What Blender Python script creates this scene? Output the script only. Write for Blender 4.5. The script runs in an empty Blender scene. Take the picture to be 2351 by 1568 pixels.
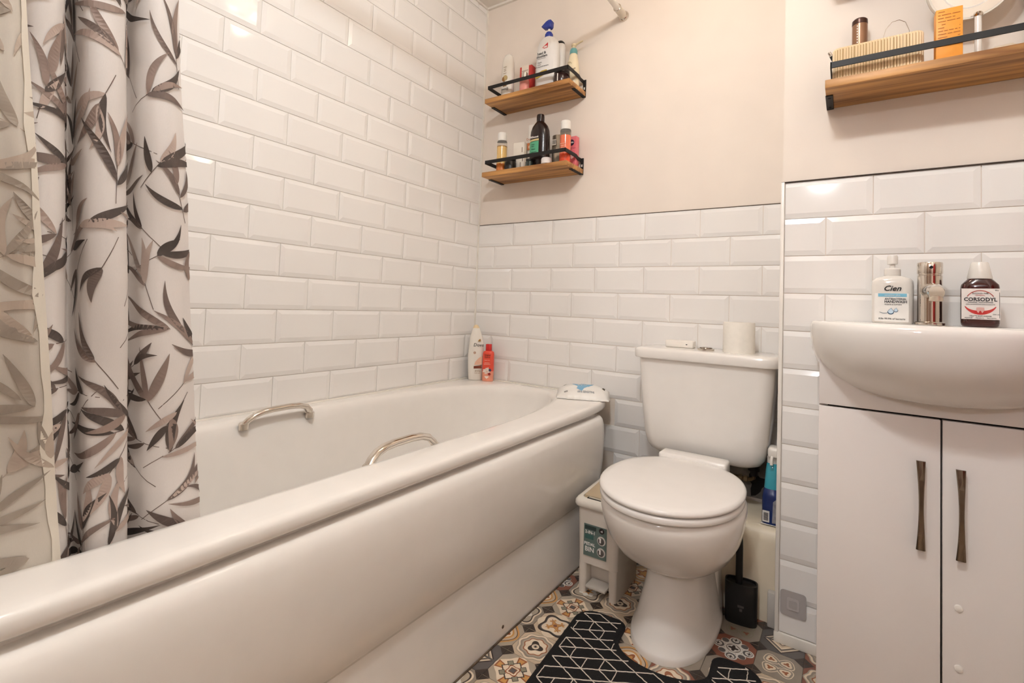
import bpy, bmesh, math, random
from mathutils import Vector, Matrix

# ------------------------------------------------------------------ camera, world, light, exposure
SC = bpy.context.scene
COL = SC.collection
cam_data = bpy.data.cameras.new('camera')
cam_data.sensor_fit = 'HORIZONTAL'
cam_data.sensor_width = 36.0
cam_data.lens = 36.0 * 1131.68 / 2351.0
cam_data.shift_y = (651.3 - 784.0) / 2351.0
cam_data.clip_start = 0.02
cam_ob = bpy.data.objects.new('camera', cam_data)
COL.objects.link(cam_ob)
_r = Vector((0.8265018, 0.5616513, 0.0379813)); _u = Vector((-0.007797, -0.0560423, 0.998398)); _f = Vector((-0.5628801, 0.8254738, 0.0419398))
_m = Matrix.Identity(4)
for _i in range(3):
    _m[_i][0] = _r[_i]; _m[_i][1] = _u[_i]; _m[_i][2] = -_f[_i]
_m[0][3], _m[1][3], _m[2][3] = 1.44737, -1.82337, 0.87255
cam_ob.matrix_world = _m
SC.camera = cam_ob

world = bpy.data.worlds.new('world'); SC.world = world; world.use_nodes = True
world.node_tree.nodes['Background'].inputs[0].default_value = (1.0, 0.93, 0.86, 1)
world.node_tree.nodes['Background'].inputs[1].default_value = 0.05

SC.view_settings.view_transform = 'Standard'
SC.view_settings.look = 'None'
SC.view_settings.exposure = 0.50
SC.view_settings.gamma = 1.0
SC.view_settings.use_curve_mapping = False
SC.cycles.caustics_reflective = False
SC.cycles.caustics_refractive = False

LAMP_POS = (0.98, -0.66, 2.17)
LAMP_STRENGTH = 27.0          # warm bathroom lamp (emitting globes)
LAMP_COLOR = (1.0, 0.84, 0.68)
FILL_POS = (1.25, -1.72, 2.17)
FILL_STRENGTH = 235.0         # ceiling lamp added near the camera as the main fill
FILL_COLOR = (0.97, 1.02, 1.05)
HALL_STRENGTH = 420.0          # cooler lamp in the hall behind the open door
HALL_COLOR = (0.97, 1.0, 1.07)

PI = math.pi
rnd = random.Random(7)

# ------------------------------------------------------------------ materials
def lin(c):
    out = []
    for v in c:
        v = v / 255.0
        out.append(v / 12.92 if v <= 0.04045 else ((v + 0.055) / 1.055) ** 2.4)
    return tuple(out) + (1.0,)

MATS = {}
def mat(name, rgb, rough=0.5, metal=0.0, var=0.04, scale=25.0, bump=0.0, coat=0.0, trans=0.0, ior=1.45, emit=None, estr=0.0, sss=0.0, alpha=1.0, stretch=None, rgb2=None):
    if name in MATS:
        return MATS[name]
    m = bpy.data.materials.new(name); m.use_nodes = True
    nt = m.node_tree; b = nt.nodes['Principled BSDF']
    base = lin(rgb)
    tc = nt.nodes.new('ShaderNodeTexCoord'); mp = nt.nodes.new('ShaderNodeMapping')
    nt.links.new(tc.outputs['Object'], mp.inputs['Vector'])
    if stretch:
        mp.inputs['Scale'].default_value = stretch
    nz = nt.nodes.new('ShaderNodeTexNoise'); nz.inputs['Scale'].default_value = scale; nz.inputs['Detail'].default_value = 1.0 if var < 0.025 and not bump else 3.0
    nt.links.new(mp.outputs['Vector'], nz.inputs['Vector'])
    ramp = nt.nodes.new('ShaderNodeValToRGB')
    lo = tuple(max(0.0, v * (1 - var)) for v in base[:3]) + (1,)
    hi = tuple(min(1.0, v * (1 + var)) for v in base[:3]) + (1,)
    if rgb2 is not None:
        lo = lin(rgb2); hi = base
    ramp.color_ramp.elements[0].position = 0.3; ramp.color_ramp.elements[0].color = lo
    ramp.color_ramp.elements[1].position = 0.7; ramp.color_ramp.elements[1].color = hi
    nt.links.new(nz.outputs['Fac'], ramp.inputs['Fac'])
    nt.links.new(ramp.outputs['Color'], b.inputs['Base Color'])
    b.inputs['Roughness'].default_value = rough
    b.inputs['Metallic'].default_value = metal
    b.inputs['IOR'].default_value = ior
    b.inputs['Coat Weight'].default_value = coat
    b.inputs['Coat Roughness'].default_value = 0.05
    b.inputs['Transmission Weight'].default_value = trans
    b.inputs['Alpha'].default_value = alpha
    if sss:
        b.inputs['Subsurface Weight'].default_value = sss
        b.inputs['Subsurface Radius'].default_value = (0.01, 0.008, 0.006)
    if emit:
        b.inputs['Emission Color'].default_value = tuple(emit) + (1,)
        b.inputs['Emission Strength'].default_value = estr
    if bump:
        bp = nt.nodes.new('ShaderNodeBump'); bp.inputs['Strength'].default_value = bump; bp.inputs['Distance'].default_value = 0.002
        nt.links.new(nz.outputs['Fac'], bp.inputs['Height']); nt.links.new(bp.outputs['Normal'], b.inputs['Normal'])
    MATS[name] = m
    return m

def wood_mat(name, light, dark, axis=0):
    m = bpy.data.materials.new(name); m.use_nodes = True
    nt = m.node_tree; b = nt.nodes['Principled BSDF']
    tc = nt.nodes.new('ShaderNodeTexCoord'); mp = nt.nodes.new('ShaderNodeMapping')
    s = [46.0, 46.0, 46.0]; s[axis] = 2.2
    mp.inputs['Scale'].default_value = s
    nt.links.new(tc.outputs['Object'], mp.inputs['Vector'])
    nz = nt.nodes.new('ShaderNodeTexNoise'); nz.inputs['Scale'].default_value = 1.0; nz.inputs['Detail'].default_value = 8.0; nz.inputs['Distortion'].default_value = 0.5
    nt.links.new(mp.outputs['Vector'], nz.inputs['Vector'])
    rp = nt.nodes.new('ShaderNodeValToRGB')
    rp.color_ramp.elements[0].position = 0.32; rp.color_ramp.elements[0].color = lin(dark)
    rp.color_ramp.elements[1].position = 0.66; rp.color_ramp.elements[1].color = lin(light)
    nt.links.new(nz.outputs['Fac'], rp.inputs['Fac']); nt.links.new(rp.outputs['Color'], b.inputs['Base Color'])
    b.inputs['Roughness'].default_value = 0.45
    bp = nt.nodes.new('ShaderNodeBump'); bp.inputs['Strength'].default_value = 0.15; bp.inputs['Distance'].default_value = 0.001
    nt.links.new(nz.outputs['Fac'], bp.inputs['Height']); nt.links.new(bp.outputs['Normal'], b.inputs['Normal'])
    return m

M_PAINT = mat('wall_paint', (238, 226, 214), 0.75, var=0.015, scale=9)
M_TAN = mat('tan_wall_paint', (150, 122, 104), 0.8, var=0.02, scale=9)
M_CEIL = mat('ceiling_paint', (236, 229, 220), 0.8, var=0.01)
M_TILE = mat('glazed_tile', (243, 239, 235), 0.08, var=0.012, scale=6)
M_GROUT = mat('grout', (238, 231, 222), 0.8, var=0.06, scale=40)
M_SEAL = mat('sealant', (240, 234, 224), 0.5, var=0.05, scale=14)
M_DARKLINE = mat('dark_line', (96, 80, 66), 0.9, var=0.5, scale=30)  # dark brown for the joint strips and a screw head
M_BATH = mat('bath_acrylic', (245, 240, 234), 0.13, var=0.008)
M_CERAMIC = mat('ceramic', (241, 236, 230), 0.09, var=0.008)
M_PLAST = mat('white_plastic', (238, 232, 224), 0.25, var=0.01)
M_SEATM = mat('seat_plastic', (240, 235, 230), 0.18, var=0.008)
M_CHROME = mat('chrome', (222, 214, 204), 0.07, 1.0, var=0.02)
M_STEEL = mat('brushed_steel', (132, 118, 104), 0.22, 1.0, var=0.06, scale=60)
M_BLACK = mat('black_metal', (20, 17, 16), 0.55, 0.0, var=0.15)
M_BLACKP = mat('black_plastic', (20, 19, 20), 0.45, var=0.1)
M_HOLE = mat('dark_hole', (14, 10, 9), 0.8)
M_CAB = mat('cabinet_laminate', (236, 229, 224), 0.28, var=0.012, scale=4)
M_WOODX = wood_mat('shelf_wood', (210, 154, 88), (112, 66, 28), 0)
M_INK = mat('black_ink', (28, 26, 28), 0.5)
M_GREYINK = mat('grey_ink', (120, 114, 112), 0.5)
M_WHITEINK = mat('white_ink', (240, 236, 230), 0.5)

# ------------------------------------------------------------------ mesh helpers
class MB:
    """collects vertices and faces, then links them as ONE mesh object"""
    def __init__(self):
        self.v = []; self.f = []; self.mi = []; self.mats = []; self.cur = 0
    def use(self, m):
        if m not in self.mats: self.mats.append(m)
        self.cur = self.mats.index(m); return self
    def add(self, vs, fs):
        o = len(self.v)
        self.v += [tuple(p) for p in vs]
        for f in fs:
            self.f.append(tuple(i + o for i in f)); self.mi.append(self.cur)
        return self
    def box(self, x0, x1, y0, y1, z0, z1):
        return self.add([(x0, y0, z0), (x1, y0, z0), (x1, y1, z0), (x0, y1, z0), (x0, y0, z1), (x1, y0, z1), (x1, y1, z1), (x0, y1, z1)],
                        [(0, 3, 2, 1), (4, 5, 6, 7), (0, 1, 5, 4), (1, 2, 6, 5), (2, 3, 7, 6), (3, 0, 4, 7)])
    def rbox(self, x0, x1, y0, y1, z0, z1, r=0.003, seg=2):
        bm = bmesh.new()
        bmesh.ops.create_cube(bm, size=1.0)
        for v in bm.verts:
            v.co = Vector(((x0 + x1) / 2 + v.co.x * (x1 - x0), (y0 + y1) / 2 + v.co.y * (y1 - y0), (z0 + z1) / 2 + v.co.z * (z1 - z0)))
        bmesh.ops.bevel(bm, geom=bm.edges[:], offset=r, segments=seg, profile=0.5, affect='EDGES', clamp_overlap=True)
        bm.verts.index_update()
        vs = [v.co[:] for v in bm.verts]; fs = [[v.index for v in f.verts] for f in bm.faces]
        bm.free(); return self.add(vs, fs)
    def loft(self, rings, cap0=True, cap1=True, closed=True):
        n = len(rings[0]); vs = []; fs = []
        for r in rings: vs += [tuple(p) for p in r]
        for i in range(len(rings) - 1):
            for j in range(n if closed else n - 1):
                k = (j + 1) % n
                fs.append((i * n + j, i * n + k, (i + 1) * n + k, (i + 1) * n + j))
        if cap0: fs.append(tuple(range(n - 1, -1, -1)))
        if cap1: fs.append(tuple((len(rings) - 1) * n + j for j in range(n)))
        return self.add(vs, fs)
    def lathe(self, prof, n=28, c=(0, 0, 0), sx=1.0, sy=1.0, cap0=True, cap1=True):
        rings = []
        for r, z in prof:
            rings.append([(c[0] + sx * r * math.cos(2 * PI * j / n), c[1] + sy * r * math.sin(2 * PI * j / n), c[2] + z) for j in range(n)])
        return self.loft(rings, cap0, cap1)
    def tube(self, path, r, n=12, sx=1.0, up=(0, 0, 1), caps=True):
        P = [Vector(p) for p in path]; rings = []
        prev = None
        for i, p in enumerate(P):
            t = (P[min(i + 1, len(P) - 1)] - P[max(i - 1, 0)]).normalized()
            if prev is None:
                a = Vector(up)
                if abs(t.dot(a)) > 0.95: a = Vector((1, 0, 0)) if abs(t.x) < 0.9 else Vector((0, 1, 0))
                nrm = (a - t * a.dot(t)).normalized()
            else:
                nrm = (prev - t * prev.dot(t)).normalized()
            prev = nrm; bn = t.cross(nrm)
            rr = r[i] if isinstance(r, (list, tuple)) else r
            rings.append([p + nrm * (rr * math.cos(2 * PI * j / n)) + bn * (rr * sx * math.sin(2 * PI * j / n)) for j in range(n)])
        return self.loft(rings, caps, caps)
    def prism(self, pts, z0, z1):
        n = len(pts)
        vs = [(x, y, z0) for x, y in pts] + [(x, y, z1) for x, y in pts]
        fs = [tuple(range(n - 1, -1, -1)), tuple(range(n, 2 * n))] + [(i, (i + 1) % n, n + (i + 1) % n, n + i) for i in range(n)]
        return self.add(vs, fs)
    def flat(self, pts, z):
        return self.add([(x, y, z) for x, y in pts], [tuple(range(len(pts)))])
    def xz(self, pts, y0, y1):
        """polygon in the x-z plane pushed from y0 (front) to y1"""
        n = len(pts)
        vs = [(x, y0, z) for x, z in pts] + [(x, y1, z) for x, z in pts]
        fs = [tuple(range(n)), tuple(range(2 * n - 1, n - 1, -1))] + [((i + 1) % n, i, n + i, n + (i + 1) % n) for i in range(n)]
        return self.add(vs, fs)
    def mesh(self, name, m=None, smooth=35):
        me = bpy.data.meshes.new(name)
        me.from_pydata(self.v, [], self.f)
        for mm in (self.mats or [m]): me.materials.append(mm)
        if self.mats:
            me.polygons.foreach_set('material_index', self.mi)
        if smooth:
            me.polygons.foreach_set('use_smooth', [True] * len(me.polygons))
            me.set_sharp_from_angle(angle=math.radians(smooth))
        me.update(); return me
    def build(self, name, m=None, parent=None, smooth=35):
        return link(name, self.mesh(name, m, smooth), parent)

def link(name, data, parent=None, loc=None, rot=None):
    o = bpy.data.objects.new(name, data); COL.objects.link(o)
    if parent is not None: o.parent = parent
    if loc is not None: o.location = loc
    if rot is not None: o.rotation_euler = rot
    return o

def tag(o, label, cat, group=None):
    o['label'] = label; o['category'] = cat
    if group: o['group'] = group
    return o

def thing(name, label, cat, loc=(0, 0, 0), rz=0.0, group=None):
    o = link(name, None, None, loc, (0, 0, rz)); o.empty_display_size = 0.02
    return tag(o, label, cat, group)

def structure(name, mb, m=None, smooth=35):
    o = mb.build(name, m, None, smooth); o['kind'] = 'structure'; return o

def se(cx, cy, z, hx, hy, e=2.0, n=40, e2=None, hy2=None):
    """super-ellipse ring; e2/hy2 act on the -y half"""
    out = []
    for j in range(n):
        t = 2 * PI * (j + 0.5) / n
        c, s = math.cos(t), math.sin(t)
        ee = e if (s >= 0 or e2 is None) else e2
        h = hy if (s >= 0 or hy2 is None) else hy2
        r = (abs(c) ** ee + abs(s) ** ee) ** (-1.0 / ee)
        out.append((cx + hx * r * c, cy + h * r * s, z))
    return out

def rr2(x0, x1, y0, y1, r, k=5):
    """rounded rectangle outline, counter-clockwise"""
    out = []
    for cx, cy, a in ((x1 - r, y1 - r, 0), (x0 + r, y1 - r, 90), (x0 + r, y0 + r, 180), (x1 - r, y0 + r, 270)):
        for i in range(k + 1):
            t = math.radians(a + 90.0 * i / k)
            out.append((cx + r * math.cos(t), cy + r * math.sin(t)))
    return out

def circ(cx, cy, r, n=24, a0=0.0, a1=2 * PI):
    full = abs(a1 - a0 - 2 * PI) < 1e-6
    m = n if full else n + 1
    return [(cx + r * math.cos(a0 + (a1 - a0) * i / n), cy + r * math.sin(a0 + (a1 - a0) * i / n)) for i in range(m)]

def text(body, size, m, parent, at=(0, 0, 0), wrap=None, align='CENTER', shear=0.0, bold=0.0, sx=1.0, name='printed_text', rot=0.0, face='-y', thick=0.0002):
    """lettering laid on a surface that faces local -y (or bent round a radius about local z)"""
    cu = bpy.data.curves.new('t', 'FONT'); cu.body = body; cu.size = size; cu.align_x = align; cu.shear = shear; cu.offset = bold; cu.resolution_u = 2; cu.extrude = thick
    cu.fill_mode = 'BOTH'
    tmp = bpy.data.objects.new('t', cu); COL.objects.link(tmp)
    me = bpy.data.meshes.new_from_object(tmp)
    bpy.data.objects.remove(tmp); bpy.data.curves.remove(cu)
    cr, sr = math.cos(rot), math.sin(rot)
    for v in me.vertices:
        x, y, z = v.co; x *= sx
        x, y = x * cr - y * sr, x * sr + y * cr
        if wrap:
            R = wrap; a = (x + at[0]) / R
            rad = R + 0.0006 + z
            v.co = (rad * math.sin(a), -rad * math.cos(a) + at[1], y + at[2])
        elif face == 'z':
            v.co = (x + at[0], y + at[1], at[2] + z)
        else:
            v.co = (x + at[0], at[1] - z, y + at[2])
    me.materials.clear(); me.materials.append(m)
    me.name = name
    return link(name, me, parent)

def wrapmesh(me, R, cy=0.0):
    for v in me.vertices:
        a = v.co.x / R; rad = R + (cy - v.co.y)
        v.co = (rad * math.sin(a), cy - rad * math.cos(a), v.co.z)
    return me

def panel(mb, x0, x1, z0, z1, R, n=10, off=0.0004, cy=0.0):
    """curved label patch round a vertical axis, facing -y"""
    top = []; bot = []
    for i in range(n + 1):
        a = (x0 + (x1 - x0) * i / n) / R
        p = ((R + off) * math.sin(a), cy - (R + off) * math.cos(a))
        bot.append((p[0], p[1], z0)); top.append((p[0], p[1], z1))
    return mb.loft([bot, top], False, False, closed=False)
# ------------------------------------------------------------------ the room
CEIL = 2.288; T0 = 1.2377; PITCH = 0.102
BX = 1.296; BY = -0.2806            # boxed-out wall beside the toilet
XR = 1.97; YF = -2.42               # right wall, wall behind the camera
structure('floor', MB().box(-0.12, XR + 0.12, YF - 2.2, 0.12, -0.08, -0.003), mat('floor_base', (120, 105, 90), 0.8))
structure('ceiling', MB().box(-0.12, XR + 0.12, YF - 2.2, 0.12, CEIL, CEIL + 0.08), M_CEIL)
wall_left = structure('wall_left', MB().box(-0.12, 0, YF - 0.1, 0.12, 0, CEIL), M_GROUT)
wall_back = structure('wall_back', MB().box(0, XR, 0, 0.12, 0, CEIL), M_PAINT)
wall_box = structure('wall_boxing', MB().box(BX, XR, BY, 0, 0, CEIL), M_PAINT)
structure('wall_right', MB().box(XR, XR + 0.12, YF - 0.1, 0.12, 0, CEIL), M_PAINT)
DX0, DX1, DZ = 1.02, 1.80, 2.0
structure('wall_front', MB().box(0, DX0, YF - 0.1, YF, 0, CEIL).box(DX1, XR, YF - 0.1, YF, 0, CEIL).box(DX0, DX1, YF - 0.1, YF, DZ, CEIL), M_TAN)
structure('trim_1', MB().box(DX0 - 0.06, DX0, YF, YF + 0.015, 0, DZ + 0.06).box(DX1, DX1 + 0.06, YF, YF + 0.015, 0, DZ + 0.06).box(DX0, DX1, YF, YF + 0.015, DZ, DZ + 0.06), M_PLAST)
structure('wall_hall', MB().box(-0.12, XR + 0.12, YF - 2.3, YF - 2.2, 0, CEIL).box(-0.12, 0.3, YF - 2.2, YF - 0.1, 0, CEIL).box(XR + 0.02, XR + 0.12, YF - 2.2, YF - 0.1, 0, CEIL), M_TAN)

# metro tiles, each with its own bevelled edge; cut tiles lose the bevel on the cut side
TILE_CACHE = {}
TH0, TH1, BV = 0.0022, 0.0056, 0.0135
def tile_mesh(w, h, cl, cr_, ct, cb):
    key = (round(w, 3), round(h, 3), cl, cr_, ct, cb)
    if key in TILE_CACHE: return TILE_CACHE[key]
    x0, x1, z0, z1 = -w / 2, w / 2, -h / 2, h / 2
    a, b = x0 + (0.0005 if cl else BV), x1 - (0.0005 if cr_ else BV)
    c, d = z0 + (0.0005 if cb else BV), z1 - (0.0005 if ct else BV)
    vs = [(x0, 0, z0), (x1, 0, z0), (x1, 0, z1), (x0, 0, z1),
          (x0, TH0, z0), (x1, TH0, z0), (x1, TH0, z1), (x0, TH0, z1),
          (a, TH1, c), (b, TH1, c), (b, TH1, d), (a, TH1, d)]
    fs = [(0, 4, 5, 1), (1, 5, 6, 2), (2, 6, 7, 3), (3, 7, 4, 0), (4, 8, 9, 5), (5, 9, 10, 6), (6, 10, 11, 7), (7, 11, 8, 4), (8, 11, 10, 9)]
    mb = MB().add(vs, [tuple(reversed(f)) for f in fs])
    bm_me = mb.mesh('tile', M_TILE, 0)
    TILE_CACHE[key] = bm_me
    return bm_me

def tile_field(parent, rows, u0, u1, joint, place, skip=None):
    """rows: list of (z_low, z_high, parity); tiles run along u from u0 to u1; place(u, z) -> (loc, rotz)"""
    P = 0.202
    for z0, z1, par, cutt, cutb in rows:
        start = joint + (P / 2 if par else 0.0)
        k = math.floor((u0 - start) / P)
        u = start + k * P
        while u < u1 - 0.004:
            a, b = max(u, u0), min(u + P, u1)
            cl, cr_ = a > u + 1e-6, b < u + P - 1e-6
            if b - a > 0.012 and not (skip and skip((a + b) / 2, (z0 + z1) / 2)):
                g = 0.001
                me = tile_mesh(b - a - 2 * g, z1 - z0 - 2 * g, cl, cr_, cutt, cutb)
                loc, rz, flip = place((a + b) / 2, (z0 + z1) / 2)
                if flip: me = tile_mesh(b - a - 2 * g, z1 - z0 - 2 * g, cr_, cl, cutt, cutb)
                link('tile', me, parent, loc, (rnd.uniform(-1, 1) * 0.0035, 0, rz + rnd.uniform(-1, 1) * 0.003))
            u += P

def zrows(zlo, zhi, first_par):
    rows = []
    k = -12
    while True:
        zt = T0 - k * PITCH; zb = zt - PITCH
        if zt < zlo + 0.004: break
        if zb < zhi - 0.004 and zt > zlo + 0.004:
            a, b = max(zb, zlo), min(zt, zhi)
            if b - a > 0.015:
                rows.append((a, b, (k + first_par) % 2, b < zt - 1e-6, a > zb + 1e-6))
        k += 1
    return rows
# left wall: u = distance from the corner, outward +x
tile_field(wall_left, zrows(0.52, CEIL - 0.002, 0), 0.009, 1.90, 0.169 - 0.202 * 1, lambda u, z: ((0, -u, z), -PI / 2, False))
# back wall below the paint line
def skip_back(u, z):
    return (u < 0.66 and z < 0.50) or (u > 1.08 and z < 0.44)
tile_field(wall_back, zrows(0.0, T0, 0), 0.009, BX - 0.001, 0.0, lambda u, z: ((u, 0, z), PI, True), skip_back)
tile_field(wall_box, zrows(0.03, T0, 0), BX + 0.006, XR, 1.4995 - 0.202, lambda u, z: ((u, BY, z), PI, True))
# edging strip on the boxed corner, dark joints along the top of the tiles, sealant in the corner and round the bath
structure('trim_2', MB().rbox(BX - 0.004, BX + 0.0055, BY - 0.0095, BY + 0.012, 0.0, T0 + 0.001, 0.0015), M_PLAST)
structure('trim_3', MB().box(0.009, BX - 0.004, -0.0045, 0, T0, T0 + 0.0016), M_DARKLINE)
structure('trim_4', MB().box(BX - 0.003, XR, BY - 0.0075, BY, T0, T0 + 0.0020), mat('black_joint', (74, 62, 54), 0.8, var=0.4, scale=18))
structure('trim_5', MB().box(0.0, 0.010, -0.010, 0.0, 0.52, CEIL), M_SEAL)
structure('trim_6', MB().prism([(0.0055, -1.78), (0.0055, -0.0055), (0.56, -0.0055), (0.56, -0.015), (0.016, -0.015), (0.016, -1.78)], 0.520, 0.5315), M_SEAL)
structure('trim_7', MB().rbox(BX - 0.006, XR, BY - 0.011, BY, 0.0, 0.029, 0.004), M_SEAL)
structure('trim_8', MB().box(0.0, XR, -0.012, 0, CEIL - 0.010, CEIL).box(0.0, 0.012, YF, -0.012, CEIL - 0.010, CEIL), M_CEIL)

# rough grey plaster left bare behind the toilet
mb = MB()
pts = [(1.086, 0.27), (1.295, 0.27), (1.295, 0.437), (1.20, 0.430), (1.14, 0.436), (1.086, 0.428)]
mb.xz(pts, -0.003, 0.0)
structure('wall_patch', mb, mat('bare_plaster', (128, 122, 116), 0.9, var=0.35, scale=22, bump=0.6))
mb = MB()
hp = []
for i in range(15):
    t = 2 * PI * i / 15; rr_ = 0.028 * (1 + 0.28 * math.sin(3 * t + 1) + 0.15 * math.sin(5 * t))
    hp.append((1.205 + 0.8 * rr_ * math.cos(t), 0.317 + rr_ * 1.3 * math.sin(t)))
mb.xz(hp, -0.0042, -0.0028)
structure('trim_9', mb, M_HOLE)

# ------------------------------------------------------------------ patterned floor tiles
FP = 0.1035; FX0 = 0.743; FY0 = -0.4385
FC = {k: mat('floor_' + k, v, 0.38, var=0.07, scale=30) for k, v in dict(grey=(176, 162, 144), beige=(203, 182, 156), cream=(232, 214, 190), dark=(62, 52, 46),
      rust=(156, 92, 56), ochre=(206, 152, 88), stone=(150, 138, 124), sage=(142, 136, 116), terracotta=(138, 86, 68), white=(226, 220, 210), slate=(98, 92, 90)).items()}
H = FP / 2 - 0.0006
def base(mb, col):
    mb.use(FC[col]); mb.prism([(-H, -H), (H, -H), (H, H), (-H, H)], -0.003, 0.0)
def corners(mb, col='dark', d=0.021, z=0.0001):
    mb.use(FC[col])
    for sx in (-1, 1):
        for sy in (-1, 1):
            p = [(sx * H, sy * H), (sx * (H - d), sy * H), (sx * H, sy * (H - d))]
            if sx * sy < 0: p = p[::-1]
            mb.flat(p if sx * sy > 0 else p, z)
def lay(mb, col, pts, lv):
    mb.use(FC[col])
    a = sum(pts[i][0] * pts[(i + 1) % len(pts)][1] - pts[(i + 1) % len(pts)][0] * pts[i][1] for i in range(len(pts)))
    mb.flat(pts if a > 0 else pts[::-1], 0.0001 * lv)
def flower(r, k, amp, n=48, ph=0.0):
    return [(r * (1 + amp * math.cos(k * t + ph)) * math.cos(t), r * (1 + amp * math.cos(k * t + ph)) * math.sin(t)) for t in [2 * PI * i / n for i in range(n)]]
def rot4(pts):
    out = []
    for a in range(4):
        c, s = (1, 0, -1, 0)[a], (0, 1, 0, -1)[a]
        out.append([(x * c - y * s, x * s + y * c) for x, y in pts])
    return out
def star(r0, r1, k, ph=0.0):
    return [((r0 if i % 2 == 0 else r1) * math.cos(PI * i / k + ph), (r0 if i % 2 == 0 else r1) * math.sin(PI * i / k + ph)) for i in range(2 * k)]
def f_rosette(mb, inner='dark', bg='beige'):
    base(mb, bg); corners(mb)
    lay(mb, 'grey', flower(0.049, 8, 0.05), 2); lay(mb, 'cream', flower(0.046, 8, 0.06), 3); lay(mb, 'stone', flower(0.041, 8, 0.06), 4)
    lay(mb, 'grey', flower(0.036, 8, 0.05), 5); lay(mb, 'rust', flower(0.031, 8, 0.07), 6); lay(mb, 'cream', flower(0.028, 8, 0.07), 7)
    lay(mb, inner, flower(0.017, 3, 0.28), 8); lay(mb, 'cream', circ(0, 0, 0.0095), 9); lay(mb, inner, star(0.0075, 0.0026, 8), 10)
def f_square(mb):
    base(mb, 'grey'); corners(mb)
    lay(mb, 'cream', flower(0.046, 4, 0.12), 2)
    for p in rot4([(0.022, -0.006), (0.047, -0.013), (0.047, 0.013), (0.022, 0.006)]): lay(mb, 'rust', [(x, y) for x, y in p], 3)
    for p in rot4([(0.026, -0.004), (0.043, -0.008), (0.043, 0.008), (0.026, 0.004)]): lay(mb, 'ochre', p, 4)
    q = 0.031
    lay(mb, 'dark', [(q + 0.0025, 0), (0, q + 0.0025), (-q - 0.0025, 0), (0, -q - 0.0025)], 5); lay(mb, 'cream', [(q - 0.0015, 0), (0, q - 0.0015), (-q + 0.0015, 0), (0, -q + 0.0015)], 6)
    for a, b in ((1, 1), (-1, 1), (-1, -1), (1, -1)):
        c = 0.0185
        lay(mb, 'dark', [(a * c + x, b * c + y) for x, y in ((-0.0105, 0), (0, -0.0105), (0.0105, 0), (0, 0.0105))], 7)
        lay(mb, 'sage', [(a * c + x, b * c + y) for x, y in ((-0.0085, 0), (0, -0.0085), (0.0085, 0), (0, 0.0085))], 8)
    lay(mb, 'rust', flower(0.0165, 4, 0.16, ph=PI), 9); lay(mb, 'cream', flower(0.0135, 4, 0.16, ph=PI), 10); lay(mb, 'rust', [(-0.0085, -0.0085), (0.0085, -0.0085), (0.0085, 0.0085), (-0.0085, 0.0085)], 11)
    lay(mb, 'slate', [(-0.0065, -0.0065), (0.0065, -0.0065), (0.0065, 0.0065), (-0.0065, 0.0065)], 12)
def f_star(mb):
    base(mb, 'beige'); corners(mb)
    lay(mb, 'cream', flower(0.047, 4, 0.14), 2); lay(mb, 'dark', flower(0.042, 4, 0.17, ph=PI), 3); lay(mb, 'slate', flower(0.036, 4, 0.17, ph=PI), 4); lay(mb, 'cream', flower(0.033, 4, 0.17, ph=PI), 5)
    lay(mb, 'rust', star(0.030, 0.0095, 4, PI / 4), 6); lay(mb, 'ochre', star(0.026, 0.0075, 4, PI / 4), 7)
    for a in range(4):
        t = PI / 4 + a * PI / 2
        for s in (-1, 1):
            c = (0.021 * math.cos(t) - s * 0.006 * math.sin(t), 0.021 * math.sin(t) + s * 0.006 * math.cos(t))
            lay(mb, 'ochre', circ(c[0], c[1], 0.0035, 8), 8)
    lay(mb, 'terracotta', circ(0, 0, 0.006, 6), 9)
def f_quad(mb, petal='cream', bg='stone', heart='rust'):
    base(mb, bg); corners(mb)
    for a in range(4):
        t = PI / 4 + a * PI / 2
        cx_, cy_ = 0.0245 * math.cos(t), 0.0245 * math.sin(t)
        lay(mb, petal, [(cx_ + x, cy_ + y) for x, y in flower(0.0185, 3, 0.10, 30, 3 * t)], 2 + a % 2)
        lay(mb, bg, [(cx_ + x, cy_ + y) for x, y in flower(0.0162, 3, 0.10, 30, 3 * t)], 4)
        lay(mb, petal, [(cx_ + x, cy_ + y) for x, y in flower(0.0120, 3, 0.16, 30, 3 * t)], 5)
        lay(mb, heart, [(cx_ + x, cy_ + y) for x, y in flower(0.0060, 3, 0.4, 18, 3 * t)], 6)
def f_black(mb):
    base(mb, 'terracotta'); corners(mb)
    for a in range(4):
        t = a * PI / 2
        cx_, cy_ = 0.034 * math.cos(t), 0.034 * math.sin(t)
        lay(mb, 'white', circ(cx_, cy_, 0.0150, 20), 2); lay(mb, 'slate', circ(cx_, cy_, 0.0118, 20), 4); lay(mb, 'white', circ(cx_ * 1.06, cy_ * 1.06, 0.0085, 16), 5)
        lay(mb, 'dark', [(cx_ * 1.1 + x, cy_ * 1.1 + y) for x, y in star(0.0075, 0.0028, 4)], 6)
        u = a * PI / 2 + PI / 4
        lay(mb, 'white', circ(0.030 * math.cos(u), 0.030 * math.sin(u), 0.012, 18), 3); lay(mb, 'slate', circ(0.033 * math.cos(u), 0.033 * math.sin(u), 0.0088, 16), 4)
    lay(mb, 'white', circ(0, 0, 0.022, 24), 7); lay(mb, 'stone', circ(0, 0, 0.0175, 24), 8); lay(mb, 'white', flower(0.014, 4, 0.12), 9); lay(mb, 'dark', flower(0.0095, 4, 0.35), 10)
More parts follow.
